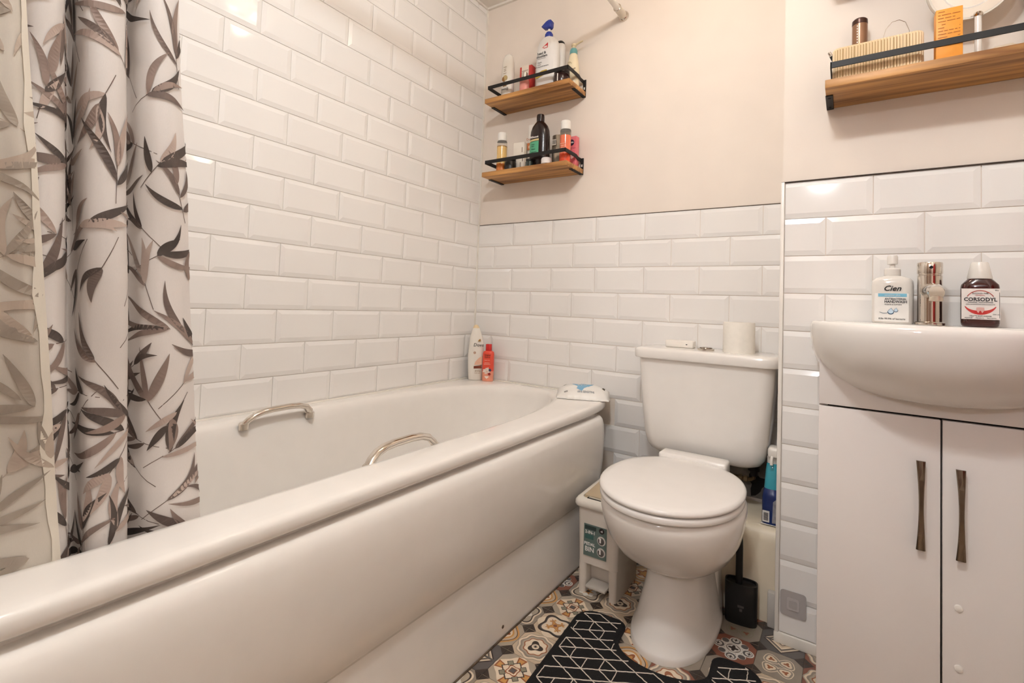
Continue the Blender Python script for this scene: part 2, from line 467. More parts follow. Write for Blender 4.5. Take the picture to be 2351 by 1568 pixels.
def f_chevron(mb):
    base(mb, 'slate'); corners(mb)
    for k, (o, c) in enumerate(((0.046, 'dark'), (0.041, 'cream'), (0.036, 'stone'), (0.031, 'dark'), (0.028, 'cream'), (0.020, 'beige'), (0.012, 'dark'), (0.009, 'cream'))):
        for s in (-1, 1):
            lay(mb, c, [(-o, s * 0.003), (o, s * 0.003), (0, s * (0.003 + o))], 2 + k)
def f_arch(mb):
    base(mb, 'grey'); corners(mb)
    lay(mb, 'ochre', flower(0.047, 4, 0.06), 2); lay(mb, 'dark', flower(0.042, 4, 0.06), 3); lay(mb, 'beige', flower(0.040, 4, 0.06), 4); lay(mb, 'ochre', flower(0.033, 4, 0.06), 5); lay(mb, 'cream', flower(0.028, 4, 0.06), 6)
    lay(mb, 'rust', flower(0.020, 5, 0.3), 7); lay(mb, 'ochre', flower(0.013, 5, 0.3), 8)
def f_trefoil(mb):
    base(mb, 'stone'); corners(mb)
    lay(mb, 'cream', flower(0.046, 4, 0.16, ph=PI), 2); lay(mb, 'dark', flower(0.041, 4, 0.18, ph=PI), 3); lay(mb, 'grey', flower(0.037, 4, 0.18, ph=PI), 4)
    lay(mb, 'white', flower(0.026, 8, 0.12), 5); lay(mb, 'ochre', star(0.020, 0.008, 6), 6); lay(mb, 'dark', circ(0, 0, 0.006, 10), 7)
FD = {}
for nm, fn in (('rosette', f_rosette), ('square', f_square), ('star', f_star), ('quad', f_quad), ('black', f_black), ('chevron', f_chevron), ('arch', f_arch), ('trefoil', f_trefoil),
               ('green', lambda mb: f_quad(mb, 'sage', 'stone', 'terracotta')), ('oval', lambda mb: f_rosette(mb, 'rust', 'terracotta'))):
    mb = MB(); fn(mb); FD[nm] = mb.mesh('floor_tile', None, 0)
FIX = {(0, 0): 'square', (0, 1): 'star', (0, 2): 'rosette', (0, 3): 'square', (0, -1): 'trefoil', (-1, 0): 'arch', (-1, 1): 'trefoil', (-1, 2): 'arch', (-1, 3): 'chevron', (-1, 4): 'trefoil',
       (4, -2): 'green', (4, -1): 'black', (5, -2): 'chevron', (5, -1): 'quad', (6, -1): 'oval', (3, 1): 'oval', (1, -1): 'rosette', (4, 0): 'quad', (2, 1): 'arch', (5, 0): 'rosette', (1, 0): 'rosette'}
floor_ob = bpy.data.objects['floor']
names = sorted(FD)
for i in range(-1, 12):
    for j in range(-4, 15):
        cx_ = FX0 + (i + 0.5) * FP; cy_ = FY0 - (j + 0.5) * FP
        if cx_ > XR - 0.04 or cy_ > -0.05: continue
        if (i > 6 and j < -1): continue
        nm = FIX.get((i, j)) or rnd.choice(names)
        link('floor_tile', FD[nm], floor_ob, (cx_, cy_, 0.0), (0, 0, 0 if (i, j) in FIX else rnd.choice((0, PI / 2))))
# ------------------------------------------------------------------ lamps (outside the frame; the paler ceiling one is added fill)
def ceiling_lamp(label, pos, color, strength):
    cl = thing('ceiling_light', label, 'lamp', (pos[0], pos[1], CEIL), 0.0, 'globe ceiling lamps')
    MB().lathe([(0.09, -0.025), (0.095, -0.02), (0.095, 0.0)], 32).build('ceiling_plate', M_PLAST, cl)
    mg = mat('lit_globe_%d' % int(pos[1] * -100), (255, 240, 220), 0.4, emit=color, estr=strength)
    for k in range(3):
        a = 2 * PI * k / 3 + 0.4
        gx, gy = 0.06 * math.cos(a), 0.06 * math.sin(a)
        MB().lathe([(0.014, -0.075), (0.014, -0.024)], 16, (gx, gy, 0)).build('lamp_socket', M_PLAST, cl)
        MB().lathe([(0.0015, -0.139), (0.017, -0.134), (0.028, -0.122), (0.032, -0.107), (0.028, -0.091), (0.015, -0.077)], 20, (gx, gy, 0)).build('bulb', mg, cl)
ceiling_lamp('warm three-globe ceiling lamp over the toilet', LAMP_POS, LAMP_COLOR, LAMP_STRENGTH)
ceiling_lamp('paler three-globe fill lamp added near the camera, out of view', FILL_POS, FILL_COLOR, FILL_STRENGTH)
hl = thing('hall_lamp', 'plain white hall lamp beyond the open doorway', 'lamp', (1.25, YF - 1.25, CEIL))
MB().lathe([(0.05, -0.02), (0.05, 0.0)], 24).build('ceiling_rose', M_PLAST, hl)
MB().lathe([(0.006, -0.20), (0.006, -0.02)], 10).build('cord', M_PLAST, hl)
MB().lathe([(0.002, -0.32), (0.036, -0.311), (0.054, -0.284), (0.06, -0.26), (0.054, -0.23), (0.03, -0.206), (0.006, -0.20)], 24).build('lamp_shade', mat('hall_globe', (255, 250, 244), 0.4, emit=HALL_COLOR, estr=HALL_STRENGTH * 0.42), hl)

# ------------------------------------------------------------------ bath
bath = thing('bathtub', 'long white acrylic bathtub with rolled rim along the tiled wall', 'bathtub', (0.3, -0.85, 0))
ox, oy = -0.3, 0.85
def quad(cx, cy, z, hx, hy, n):
    out = []
    for j in range(n):
        t = 2 * PI * (j + 0.5) / n; c, s = math.cos(t), math.sin(t)
        e = 9.0 if (c > 0 and s > 0) else 18.0
        r = (abs(c) ** e + abs(s) ** e) ** (-1.0 / e)
        out.append((cx + hx * r * c, cy + hy * r * s, z))
    return out
def brings():
    R = []
    cx, cy = 0.3645, -0.8930; hx, hy = 0.3605, 0.887
    N = 144
    def outer(dx, z): return [(x + ox, y + oy, zz) for x, y, zz in quad(cx, cy, z, hx - dx, hy - dx, N)]
    for dx, z in ((0.030, 0.497), (0.006, 0.498), (0.0015, 0.502), (0, 0.508), (0, 0.517), (0.0015, 0.523), (0.006, 0.5275), (0.014, 0.529), (0.030, 0.529)): R.append(outer(dx, z))
    ci, hi = 0.346, 0.268; cyi = -0.83; h1 = 0.775; h2 = 0.90
    def inner(d, z, e1=2.7, e2=14.0, dy1=0.0, dy2=0.0): return [(x + ox, y + oy, zz) for x, y, zz in se(ci, cyi, z, hi - d, h1 - d - dy1, e1, N, e2, h2 - d - dy2)]
    for d, z in ((-0.022, 0.5285), (-0.010, 0.527), (0.0, 0.522), (0.006, 0.513), (0.010, 0.49), (0.016, 0.44)): R.append(inner(d, z))
    R.append(inner(0.030, 0.33, 2.7, 6, 0.04, 0.01)); R.append(inner(0.045, 0.22, 2.7, 5, 0.10, 0.02)); R.append(inner(0.062, 0.15, 2.7, 4, 0.16, 0.03)); R.append(inner(0.095, 0.115, 2.6, 4, 0.22, 0.05)); R.append(inner(0.14, 0.105, 2.5, 4, 0.27, 0.09))
    return R
MB().loft(brings(), False, True).build('tub', M_BATH, bath, 50)
# front panel: bulging upper part and a recessed plinth
def profile_wall(prof, y0, y1, endr=0.0):
    rings = []
    ys = [y0] + ([y1 - endr, y1 - endr * 0.35, y1 - endr * 0.08, y1] if endr else [y1])
    dn = [0] + ([0, 0.005, 0.012, 0.022] if endr else [0])
    for y, d in zip(ys, dn):
        rings.append([(x - d + ox, y + oy, z) for x, z in prof])
    return MB().loft(rings, False, False, closed=False)
up = [(0.700, 0.4970), (0.700, 0.4860), (0.703, 0.4845), (0.709, 0.486), (0.720, 0.483), (0.729, 0.474), (0.7345, 0.456), (0.737, 0.42), (0.7365, 0.38), (0.734, 0.33), (0.729, 0.285), (0.721, 0.245), (0.711, 0.215), (0.704, 0.203), (0.690, 0.200)]
profile_wall(up[::-1], -1.775, -0.135, 0.05).build('front_panel', M_BATH, bath, 60)
profile_wall([(0.690, 0.0), (0.7065, 0.0), (0.7075, 0.06), (0.7055, 0.14), (0.7025, 0.203)], -1.775, -0.16).build('plinth', M_BATH, bath, 60)
MB().box(0.708 + ox, 0.7115 + ox, -1.775 + oy, -0.16 + oy, 0.0, 0.0035).build('floor_joint', M_DARKLINE, bath, 0)
MB().lathe([(0.004, -0.002), (0.0045, 0.001), (0.002, 0.0025)], 10, (0, 0, 0)).build('panel_screw', M_DARKLINE, bath).matrix_local = Matrix.Translation((0.7070 + ox, -0.72 + oy, 0.028)) @ Matrix.Rotation(PI / 2, 4, 'Y')
# grab handles
def handle(x, ya, yb, lean):
    path = []
    pts = [(0, 0, 0), (0.05, 0.0, 0.012), (0.13, 0, 0.023), (0.24, 0, 0.030), (0.38, 0, 0.033), (0.62, 0, 0.034), (0.78, 0, 0.032), (0.90, 0, 0.025), (0.97, 0, 0.012), (1.0, 0, 0.0)]
    for t, _, h in pts:
        path.append((x + lean * h + ox, ya + (yb - ya) * t + oy, 0.517 + h))
    o = MB().tube(path, 0.0085, 16, sx=1.35).build('grab_handle', M_CHROME, bath, 60)
    for y in (ya, yb):
        MB().lathe([(0.013, -0.012), (0.0135, 0.004), (0.010, 0.007)], 18, (x + ox, y + oy, 0.517)).build('handle_mount', M_CHROME, o)
handle(0.092, -1.105, -0.905, 0.35)
handle(0.613, -1.112, -0.905, -0.25)

# ------------------------------------------------------------------ shower rail and curtain
rail = thing('shower_rail', 'white shower rail fixed to the wall with a chrome end fitting', 'rail', (0.697, 0, 2.042))
def ycyl(mb, prof, n=24):
    """profile of (radius, distance along -y)"""
    rings = [[(r * math.cos(2 * PI * j / n), -d, r * math.sin(2 * PI * j / n)) for j in range(n)] for r, d in prof]
    return mb.loft(rings)
ycyl(MB(), [(0.0115, 0.06), (0.0115, 2.40)]).build('pole', M_PLAST, rail)
ycyl(MB(), [(0.0150, 0.010), (0.0150, 0.066), (0.0135, 0.068), (0.0118, 0.068)]).build('end_sleeve', mat('sleeve', (222, 212, 196), 0.3, var=0.02), rail)
ycyl(MB(), [(0.0152, 0.066), (0.0158, 0.067), (0.0158, 0.069), (0.0120, 0.070)]).build('sleeve_ring', M_CHROME, rail)
ycyl(MB(), [(0.0215, 0.0), (0.0215, 0.004), (0.0185, 0.009), (0.0152, 0.012)]).build('wall_flange', M_CHROME, rail)

CUR = [(0.64, -1.5233, 0.59, -1.4293), (0.652, -1.5429, 0.6, -1.4537), (0.65, -1.5606, 0.6, -1.4805), (0.63, -1.5717, 0.585, -1.5006), (0.6, -1.5715, 0.56, -1.5087), (0.585, -1.575, 0.545, -1.5148), (0.615, -1.5824, 0.57, -1.5217), (0.65, -1.5906, 0.597, -1.5273), (0.668, -1.6056, 0.605, -1.539), (0.672, -1.6225, 0.607, -1.557), (0.662, -1.6348, 0.6, -1.5716), (0.64, -1.6384, 0.585, -1.576), (0.61, -1.6365, 0.56, -1.5761), (0.59, -1.6381, 0.545, -1.5784), (0.61, -1.6472, 0.56, -1.5891), (0.65, -1.6538, 0.59, -1.5919), (0.675, -1.6665, 0.603, -1.6038), (0.682, -1.6813, 0.606, -1.6193), (0.676, -1.6928, 0.6, -1.6362), (0.655, -1.6995, 0.59, -1.65), (0.63, -1.7058, 0.575, -1.6626), (0.62, -1.7182, 0.57, -1.6766), (0.64, -1.7378, 0.58, -1.6956), (0.65, -1.7546, 0.585, -1.7128)]
HEM = [(0.69, -1.699, 0.6, -1.6053), (0.7, -1.7111, 0.606, -1.6254), (0.695, -1.7265, 0.604, -1.6448), (0.7, -1.7457, 0.6, -1.6667), (0.71, -1.767, 0.6, -1.6947)]
CUR = [(a, b, c - 0.008, d) for a, b, c, d in CUR]
HEM = [(a, b, c + 0.004, d) for a, b, c, d in HEM]
class Cloth:
    def __init__(self, pts, sub=5):
        P = []
        n = len(pts)
        def cr(p0, p1, p2, p3, t):
            return tuple(0.5 * (2 * b + (c - a) * t + (2 * a - 5 * b + 4 * c - d) * t * t + (3 * b - a - 3 * c + d) * t ** 3) for a, b, c, d in zip(p0, p1, p2, p3))
        for i in range(n - 1):
            a, b, c, d = pts[max(i - 1, 0)], pts[i], pts[i + 1], pts[min(i + 2, n - 1)]
            for k in range(sub): P.append(cr(a, b, c, d, k / sub))
        P.append(pts[-1]); self.P = P
        self.s = [0.0]
        for i in range(1, len(P)):
            q0 = Vector(((P[i - 1][0] + P[i - 1][2]) / 2, (P[i - 1][1] + P[i - 1][3]) / 2)); q1 = Vector(((P[i][0] + P[i][2]) / 2, (P[i][1] + P[i][3]) / 2))
            self.s.append(self.s[-1] + (q1 - q0).length)
        self.L = self.s[-1]
    def at_i(self, p, z):
        k = (z - 0.53) / 0.72
        if k > 1: k = 1 + (k - 1) * 0.62
        w = 0.0022 * math.sin(z * 11 + p[1] * 60) + 0.0015 * math.sin(z * 23 + p[1] * 35)
        return Vector((p[2] + (p[0] - p[2]) * k + w, p[3] + (p[1] - p[3]) * k, z))
    def pos(self, s, z):
        s = min(max(s, 0.0), self.L)
        lo, hi = 0, len(self.s) - 1
        while hi - lo > 1:
            m = (lo + hi) // 2
            if self.s[m] <= s: lo = m
            else: hi = m
        t = (s - self.s[lo]) / max(self.s[hi] - self.s[lo], 1e-9)
        p = tuple(a + (b - a) * t for a, b in zip(self.P[lo], self.P[hi]))
        return self.at_i(p, z)
    def on(self, s, z, off):
        p = self.pos(s, z); e = 0.002
        a = self.pos(min(s + e, self.L), z) - self.pos(max(s - e, 0), z); b = self.pos(s, z + e) - self.pos(s, z - e)
        n = b.cross(a)
        n = n.normalized() if n.length > 1e-12 else Vector((1, 0, 0))
        return p + n * off
    def sheet(self, zs):
        rings = [[self.at_i(p, z) for p in self.P] for z in zs]
        return MB().loft(rings, False, False, closed=False)
def cloth_mat(name, rgb, transl):
    m = bpy.data.materials.new(name); m.use_nodes = True
    nt = m.node_tree; b = nt.nodes['Principled BSDF']; out = nt.nodes['Material Output']
    b.inputs['Roughness'].default_value = 0.6
    nz = nt.nodes.new('ShaderNodeTexNoise'); nz.inputs['Scale'].default_value = 420.0
    wv = nt.nodes.new('ShaderNodeMapRange'); wv.inputs['To Min'].default_value = 0.96; wv.inputs['To Max'].default_value = 1.04
    hs = nt.nodes.new('ShaderNodeHueSaturation'); hs.inputs['Color'].default_value = lin(rgb)
    nt.links.new(nz.outputs['Fac'], wv.inputs['Value']); nt.links.new(wv.outputs['Result'], hs.inputs['Value']); nt.links.new(hs.outputs['Color'], b.inputs['Base Color'])
    tr = nt.nodes.new('ShaderNodeBsdfTranslucent'); nt.links.new(hs.outputs['Color'], tr.inputs['Color'])
    mx = nt.nodes.new('ShaderNodeMixShader'); mx.inputs[0].default_value = transl
    nt.links.new(b.outputs[0], mx.inputs[1]); nt.links.new(tr.outputs[0], mx.inputs[2]); nt.links.new(mx.outputs[0], out.inputs['Surface'])
    return m
M_CUR = cloth_mat('curtain_fabric', (236, 230, 226), 0.18)
M_HEM = cloth_mat('curtain_lining', (228, 220, 208), 0.28)
LEAF = [mat('leaf_dark', (72, 64, 60), 0.6, rgb2=(92, 80, 74), scale=30), mat('leaf_mid', (124, 108, 100), 0.6, rgb2=(104, 90, 84), scale=30), mat('leaf_taupe', (158, 138, 128), 0.6, rgb2=(132, 114, 106), scale=24), mat('leaf_pale', (196, 178, 166), 0.6, rgb2=(172, 152, 142), scale=24)]
LEAFP = [mat('leaf_faded_grey', (168, 156, 142), 0.6, rgb2=(150, 138, 126), scale=30), mat('leaf_faded', (192, 176, 160), 0.6, rgb2=(176, 160, 146), scale=30)]
def leaf(mb, cloth, s, z, ang, ln, wd, off):
    n = 14; ca, sa = math.cos(ang), math.sin(ang)
    bend = rnd.uniform(-0.16, 0.16)
    rows = []
    for i in range(n + 1):
        t = i / n
        w = wd * math.sin(PI * t ** 0.75) ** 0.8 * (1 - 0.25 * t) if 0 < t < 1 else 0.0003
        bx = ln * t; by = bend * ln * math.sin(PI * t * 0.9)
        rows.append((bx, by, w))
    L, Rr = [], []
    for bx, by, w in rows:
        for lst, sg in ((L, 1), (Rr, -1)):
            x, y = bx, by + sg * w / 2
            lst.append(cloth.on(s + x * ca - y * sa, z + x * sa + y * ca, off))
    mb.loft([L, Rr], False, False, closed=False)
def sprigs(cloth, parent, mats, s0, s1, z0, z1, cell, name, density=1.0):
    mb = MB()
    for m in mats: mb.use(m)
    s = s0 - cell * 0.4
    k = 0
    lv = 0
    while s < s1:
        z = z0 + (0.5 if k % 2 else 0.0) * cell
        while z < z1:
            cs, cz = s + rnd.uniform(-.35, .35) * cell, z + rnd.uniform(-.35, .35) * cell
            if rnd.random() < density:
                main = rnd.choice((PI / 2, PI / 2 + 0.7, PI / 2 - 0.7, -PI / 2 + 0.5, PI * 0.9, 0.2)) + rnd.uniform(-.3, .3)
                nl = rnd.choice((2, 3, 3, 4, 5))
                ln0 = rnd.uniform(0.05, 0.085)
                # stem
                lv = (lv + 1) % 6
                mb.use(mats[min(1, len(mats) - 1)])
                st = [(cs - 0.055 * t * math.cos(main), cz - 0.055 * t * math.sin(main)) for t in (0, 0.25, 0.5, 0.75, 1)]
                nx, ny = -math.sin(main), math.cos(main)
                if all(0 < a < cloth.L for a, _ in st):
                    mb.loft([[cloth.on(a + nx * 0.0005, b + ny * 0.0005, 0.0006) for a, b in st], [cloth.on(a - nx * 0.0005, b - ny * 0.0005, 0.0006) for a, b in st]], False, False, closed=False)
                for j in range(nl):
                    a = main + (j - (nl - 1) / 2) * rnd.uniform(0.28, 0.55)
                    back = abs(j - (nl - 1) / 2) * rnd.uniform(0.006, 0.022)
                    mb.use(mats[min(int(rnd.random() ** 1.25 * len(mats)), len(mats) - 1)])
                    ln = ln0 * rnd.uniform(0.7, 1.15)
                    sx, zx = cs - back * math.cos(main), cz - back * math.sin(main)
                    ex = sx + ln * math.cos(a)
                    if -0.05 < sx < cloth.L + 0.02 and (sx > 0 or ex > 0):
                        leaf(mb, cloth, sx, zx, a, ln, rnd.uniform(0.0085, 0.0135), 0.0012 + 0.00010 * lv)
            z += cell
        s += cell * 0.9; k += 1
    o = mb.build(name, None, parent, 0); o['kind'] = 'stuff'; return o
curtain = thing('shower_curtain', 'off-white shower curtain printed with grey and taupe bamboo leaves', 'curtain')
zs = [0.335 + (2.015 - 0.335) * i / 70 for i in range(71)]
C1 = Cloth(CUR); o = C1.sheet(zs).build('curtain_panel', M_CUR, curtain, 80)
sprigs(C1, o, LEAF, 0.0, C1.L, 0.40, 1.98, 0.064, 'leaf_print', 0.92)
C2 = Cloth(HEM); o2 = C2.sheet(zs).build('turned_back_edge', M_HEM, curtain, 80)
o2['label'] = 'paler turned-back edge showing the faded reverse of the print'
sprigs(C2, o2, LEAFP, 0.014, C2.L, 0.40, 1.98, 0.062, 'faded_leaf_print', 0.9)
mb = MB()
rings = []
for z in zs:
    w = 0.0105 + 0.0022 * math.sin(z * 31) + 0.0016 * math.sin(z * 67)
    rings.append([C2.on(max(0.0, sx), z, 0.0016) for sx in (-0.002, 0.003, 0.007, w)])
mb.loft(rings, False, False, closed=False)
mb.build('hem', cloth_mat('curtain_hem', (238, 230, 216), 0.15), o2, 80)
for k in range(7):
    p = C1.pos(C1.L * (k + 0.5) / 7, 2.0)
    MB().tube([(0.697 + 0.024 * math.cos(2 * PI * i / 20), p.y, 2.042 - 0.006 + 0.030 * math.sin(2 * PI * i / 20)) for i in range(21)], 0.0018, 8, up=(0, 1, 0)).build('curtain_ring', M_CHROME, curtain)
# ------------------------------------------------------------------ toilet
TX = 1.066
toilet = thing('toilet', 'white close-coupled ceramic toilet with lid down beside the bathtub', 'toilet', (TX, -0.3, 0))
tyo = 0.3
def tr(ring): return [(x, y + tyo, z) for x, y, z in ring]
N = 56
# bowl (front heavy rings: -y is the front)
B = []
def bowl(z, a, yc, bb, bf, e=2.15): return tr(se(0, yc, z, a, bb, 2.6, N, e, bf))
for z, a, yc, bb, bf in ((0.196, 0.080, -0.40, 0.12, 0.105), (0.203, 0.094, -0.41, 0.13, 0.122), (0.220, 0.116, -0.425, 0.14, 0.145), (0.25, 0.143, -0.44, 0.155, 0.178), (0.29, 0.163, -0.45, 0.165, 0.205), (0.33, 0.173, -0.455, 0.172, 0.222), (0.362, 0.177, -0.46, 0.175, 0.229), (0.380, 0.1765, -0.46, 0.175, 0.229), (0.388, 0.172, -0.46, 0.170, 0.224), (0.390, 0.165, -0.46, 0.165, 0.218)):
    B.append(bowl(z, a, yc, bb, bf))
MB().loft(B).build('bowl', M_CERAMIC, toilet, 60)
# pedestal: narrow waist, flaring to the foot
Pd = []
for z, a, yc, bb, bf in ((0.0, 0.107, -0.37, 0.16, 0.198), (0.012, 0.108, -0.37, 0.16, 0.199), (0.020, 0.105, -0.37, 0.158, 0.196), (0.026, 0.101, -0.37, 0.155, 0.190), (0.06, 0.094, -0.37, 0.152, 0.180), (0.11, 0.084, -0.375, 0.15, 0.160), (0.15, 0.077, -0.38, 0.145, 0.145), (0.185, 0.0765, -0.385, 0.14, 0.132), (0.205, 0.080, -0.39, 0.14, 0.128)):
    Pd.append(tr(se(-0.008 * max(0.0, 1 - z / 0.16), yc, z, a, bb, 3.4, N, 2.2, bf)))
MB().loft(Pd).build('pedestal', M_CERAMIC, toilet, 60)
# trapway web behind the column and fixing foot
mb = MB()
W = []
for z, a, b0 in ((0.0, 0.086, -0.215), (0.03, 0.085, -0.215), (0.10, 0.082, -0.215), (0.22, 0.082, -0.215), (0.33, 0.092, -0.215), (0.385, 0.102, -0.215)):
    W.append([(x, y + tyo, z) for x, y, _ in [(px, py, 0) for px, py in rr2(-a, a, -0.30, b0, 0.02)]])
mb.loft(W); mb.build('trapway', M_CERAMIC, toilet, 40)
MB().lathe([(0.0001, -0.006), (0.007, -0.004), (0.009, 0.0), (0.007, 0.003)], 12, (0, 0, 0)).build('fixing_cap', M_PLAST, toilet).matrix_local = Matrix.Translation((0.1485, -0.40 + tyo, 0.292)) @ Matrix.Rotation(-1.1, 4, 'Y')
# seat and lid
YC = -0.482; LA = 0.1775; LF = 0.222
def plate(z0, z1, a, bb, bf, r, dome=0.0):
    R = []
    for d, z in ((r, z0), (r * 0.3, z0 + r * 0.15), (0, z0 + r * 0.6), (0, z1 - r * 0.8), (r * 0.35, z1 - r * 0.2), (r, z1), (r * 3, z1 + dome * 0.35), (a * 0.55, z1 + dome * 0.85), (a * 0.93, z1 + dome)):
        R.append(tr(se(0, YC, z, a - d, bb - d, 2.25, N, 2.05, bf - d)))
    return MB().loft(R)
plate(0.391, 0.408, LA - 0.002, 0.222, LF - 0.002, 0.006).build('seat', M_SEATM, toilet, 60)
plate(0.4105, 0.425, LA, 0.222, LF, 0.008, 0.005).build('lid', M_SEATM, toilet, 60)
MB().rbox(-0.098, 0.098, -0.285 + tyo, -0.222 + tyo, 0.3905, 0.437, 0.008, 3).build('hinge_cover', M_SEATM, toilet, 50)
# cistern
C = []
for z, a, yf, r in ((0.402, 0.120, -0.150, 0.03), (0.404, 0.150, -0.165, 0.04), (0.412, 0.168, -0.175, 0.045), (0.43, 0.180, -0.182, 0.045), (0.46, 0.187, -0.187, 0.045), (0.54, 0.195, -0.191, 0.042), (0.64, 0.203, -0.194, 0.040), (0.712, 0.2075, -0.196, 0.040)):
    C.append([(x, y + tyo, z) for x, y in rr2(-a, a, yf, -0.012, r, 6)])
MB().loft(C).build('cistern', M_CERAMIC, toilet, 50)
L = []
for d, z in ((0.012, 0.7125), (0.002, 0.713), (0.0, 0.717), (0.0, 0.736), (0.002, 0.742), (0.008, 0.746), (0.020, 0.747)):
    L.append([(x, y + tyo, z) for x, y in rr2(-0.221 + d, 0.221 - d, -0.212 + d, -0.011, 0.045, 6)])
MB().loft(L).build('cistern_lid', M_CERAMIC, toilet, 50)
fb = MB().lathe([(0.026, 0.7465), (0.026, 0.752), (0.022, 0.7535)], 28, (0.0, -0.125 + tyo, 0)).build('flush_button', M_CHROME, toilet)
MB().lathe([(0.020, 0.7533), (0.019, 0.7560), (0.010, 0.7572)], 28, (0.0, -0.125 + tyo, 0)).build('button_cap', M_STEEL, fb)

# water inlet under the cistern: black nut, brass isolating valve and bent pipe
valve = thing('inlet_valve', 'tarnished inlet valve with black nut under the cistern', 'valve', (1.205, -0.06, 0.402))
MB().lathe([(0.011, -0.045), (0.012, -0.03), (0.018, -0.028), (0.018, -0.012), (0.013, -0.010), (0.013, 0.0)], 12).build('tail_nut', M_BLACKP, valve)
MB().tube([(0, 0, -0.04), (0, 0, -0.052), (-0.008, 0, -0.058), (-0.03, 0.0, -0.059), (-0.07, 0.01, -0.060)], 0.006, 10).build('pipe', mat('dull_brass', (120, 100, 72), 0.35, 0.8, var=0.2), valve)
for x0, x1, r in ((-0.028, -0.018, 0.010), (-0.044, -0.034, 0.011)):
    MB().tube([(x0, 0.0, -0.059), (x1, 0, -0.059)], r, 6).build('compression_nut', mat('tarnished_brass', (150, 132, 104), 0.35, 0.7, var=0.25), valve)

# cream boxing that covers the pipes behind the toilet
pb = thing('pipe_boxing', 'low cream pipe boxing with rounded top edge behind the toilet', 'boxing', (1.1, -0.1, 0))
prof = [(-0.001, 0.0), (-0.2105, 0.0), (-0.2105, 0.222), (-0.207, 0.238), (-0.198, 0.2515), (-0.185, 0.259), (-0.168, 0.262), (-0.0105, 0.262), (-0.0105, 0.0)]
def along_x(prof, x0, x1, ox_, oy_): return MB().loft([[(x0 - ox_, y - oy_, z) for y, z in prof], [(x1 - ox_, y - oy_, z) for y, z in prof]])
along_x(prof[1:], 0.93, 1.2925, 1.1, -0.1).build('boxing_panel', mat('cream_panel', (236, 222, 198), 0.35, var=0.02), pb, 40)
MB().rbox(1.268 - 1.1, 1.2915 - 1.1, -0.232 + 0.1, -0.211 + 0.1, 0.0, 0.095, 0.003).build('corner_block', mat('grey_white_block', (206, 200, 192), 0.5), pb)

# ------------------------------------------------------------------ toilet brush
br = thing('toilet_brush', 'black toilet brush in a flat oval holder beside the toilet', 'toilet brush', (1.204, -0.252, 0), 0.12)
HB = []
for z, a, b in ((0.0, 0.0400, 0.022), (0.004, 0.0415, 0.024), (0.05, 0.0420, 0.0245), (0.108, 0.0425, 0.025), (0.112, 0.0420, 0.0245), (0.112, 0.0385, 0.0205), (0.106, 0.0375, 0.020), (0.102, 0.010, 0.010)):
    HB.append(se(0, 0, z, a, b, 3.2, 40))
hd = MB().loft(HB).build('holder', M_BLACKP, br, 40)
mk = MB(); mk.xz([(-0.008, 0.050), (0.008, 0.050), (0.008, 0.056), (-0.008, 0.056)], -0.0262, -0.0235); mk.xz([(-0.003, 0.040), (0.004, 0.040), (0.004, 0.0475), (-0.003, 0.0475)], -0.0262, -0.0235)
mk.build('printed_mark', mat('dim_print', (84, 80, 80), 0.5), hd, 0)
MB().tube([(-0.006, 0, 0.100), (-0.006, 0, 0.20), (-0.010, 0, 0.30), (-0.011, 0, 0.345), (-0.011, 0, 0.35)], [0.0095, 0.0095, 0.0095, 0.0095, 0.005], 16).build('handle', M_BLACKP, br)

# ------------------------------------------------------------------ pedal bin
bn = thing('pedal_bin', 'small off-white plastic pedal bin with beige lid between bathtub and toilet', 'bin', (0.828, -0.31, 0), 0.0)
M_BIN = mat('bin_plastic', (222, 212, 200), 0.42, var=0.02)
BR_ = []
def binring(z, hx, hy, r=0.014): return [(x, y, z) for x, y in rr2(-hx, hx, -hy, hy, r, 4)]
# body with legs: side/front walls built round an arched cut-out
mb = MB()
mb.loft([binring(0.092, 0.0625, 0.0935), binring(0.150, 0.0645, 0.0945), binring(0.259, 0.0685, 0.0965)])
# two front legs, rear body
for s in (-1, 1):
    xa, xb = (0.038, 0.0612) if s > 0 else (-0.0612, -0.038)
    mb.loft([[(x - 0.0 * s, y, 0.0) for x, y in rr2(xa - (0.0 if s > 0 else 0.0), xb, -0.0915, 0.03, 0.008, 3)], [(x, y, 0.0935) for x, y in rr2(xa - (0.003 if s > 0 else 0), xb + (0.0013 if s > 0 else 0.003), -0.0935, 0.03, 0.008, 3)]])
mb.loft([[(x, y, 0.004) for x, y in rr2(-0.0605, 0.0605, -0.045, 0.091, 0.012, 3)], [(x, y, 0.0935) for x, y in rr2(-0.0625, 0.0625, -0.058, 0.0935, 0.012, 3)]])
mb.build('bin_body', M_BIN, bn, 40)
mb = MB()
fr = []
for d, z in ((0.006, 0.2585), (-0.006, 0.2600), (-0.0085, 0.266), (-0.0080, 0.276), (-0.003, 0.283), (0.004, 0.2855), (0.010, 0.2845), (0.0115, 0.278)):
    fr.append([(x, y, z + (0.018 if z > 0.2605 else 0.009) * (y + 0.0965) / 0.193 * 0.6) for x, y in rr2(-0.0695 + d, 0.0695 - d, -0.0975 + d, 0.0975 - d, 0.016, 4)])
mb.loft(fr).build('rim_collar', mat('bin_rim', (234, 226, 214), 0.35, var=0.015), bn, 45)
flap = MB()
vs = [(-0.056, -0.074, 0.2875), (0.056, -0.074, 0.2875), (0.056, 0.082, 0.3025), (-0.056, 0.082, 0.3025)]
flap.add(vs + [(x, y, z - 0.010) for x, y, z in vs], [(0, 1, 2, 3), (0, 4, 5, 1), (1, 5, 6, 2), (2, 6, 7, 3), (3, 7, 4, 0), (7, 6, 5, 4)])
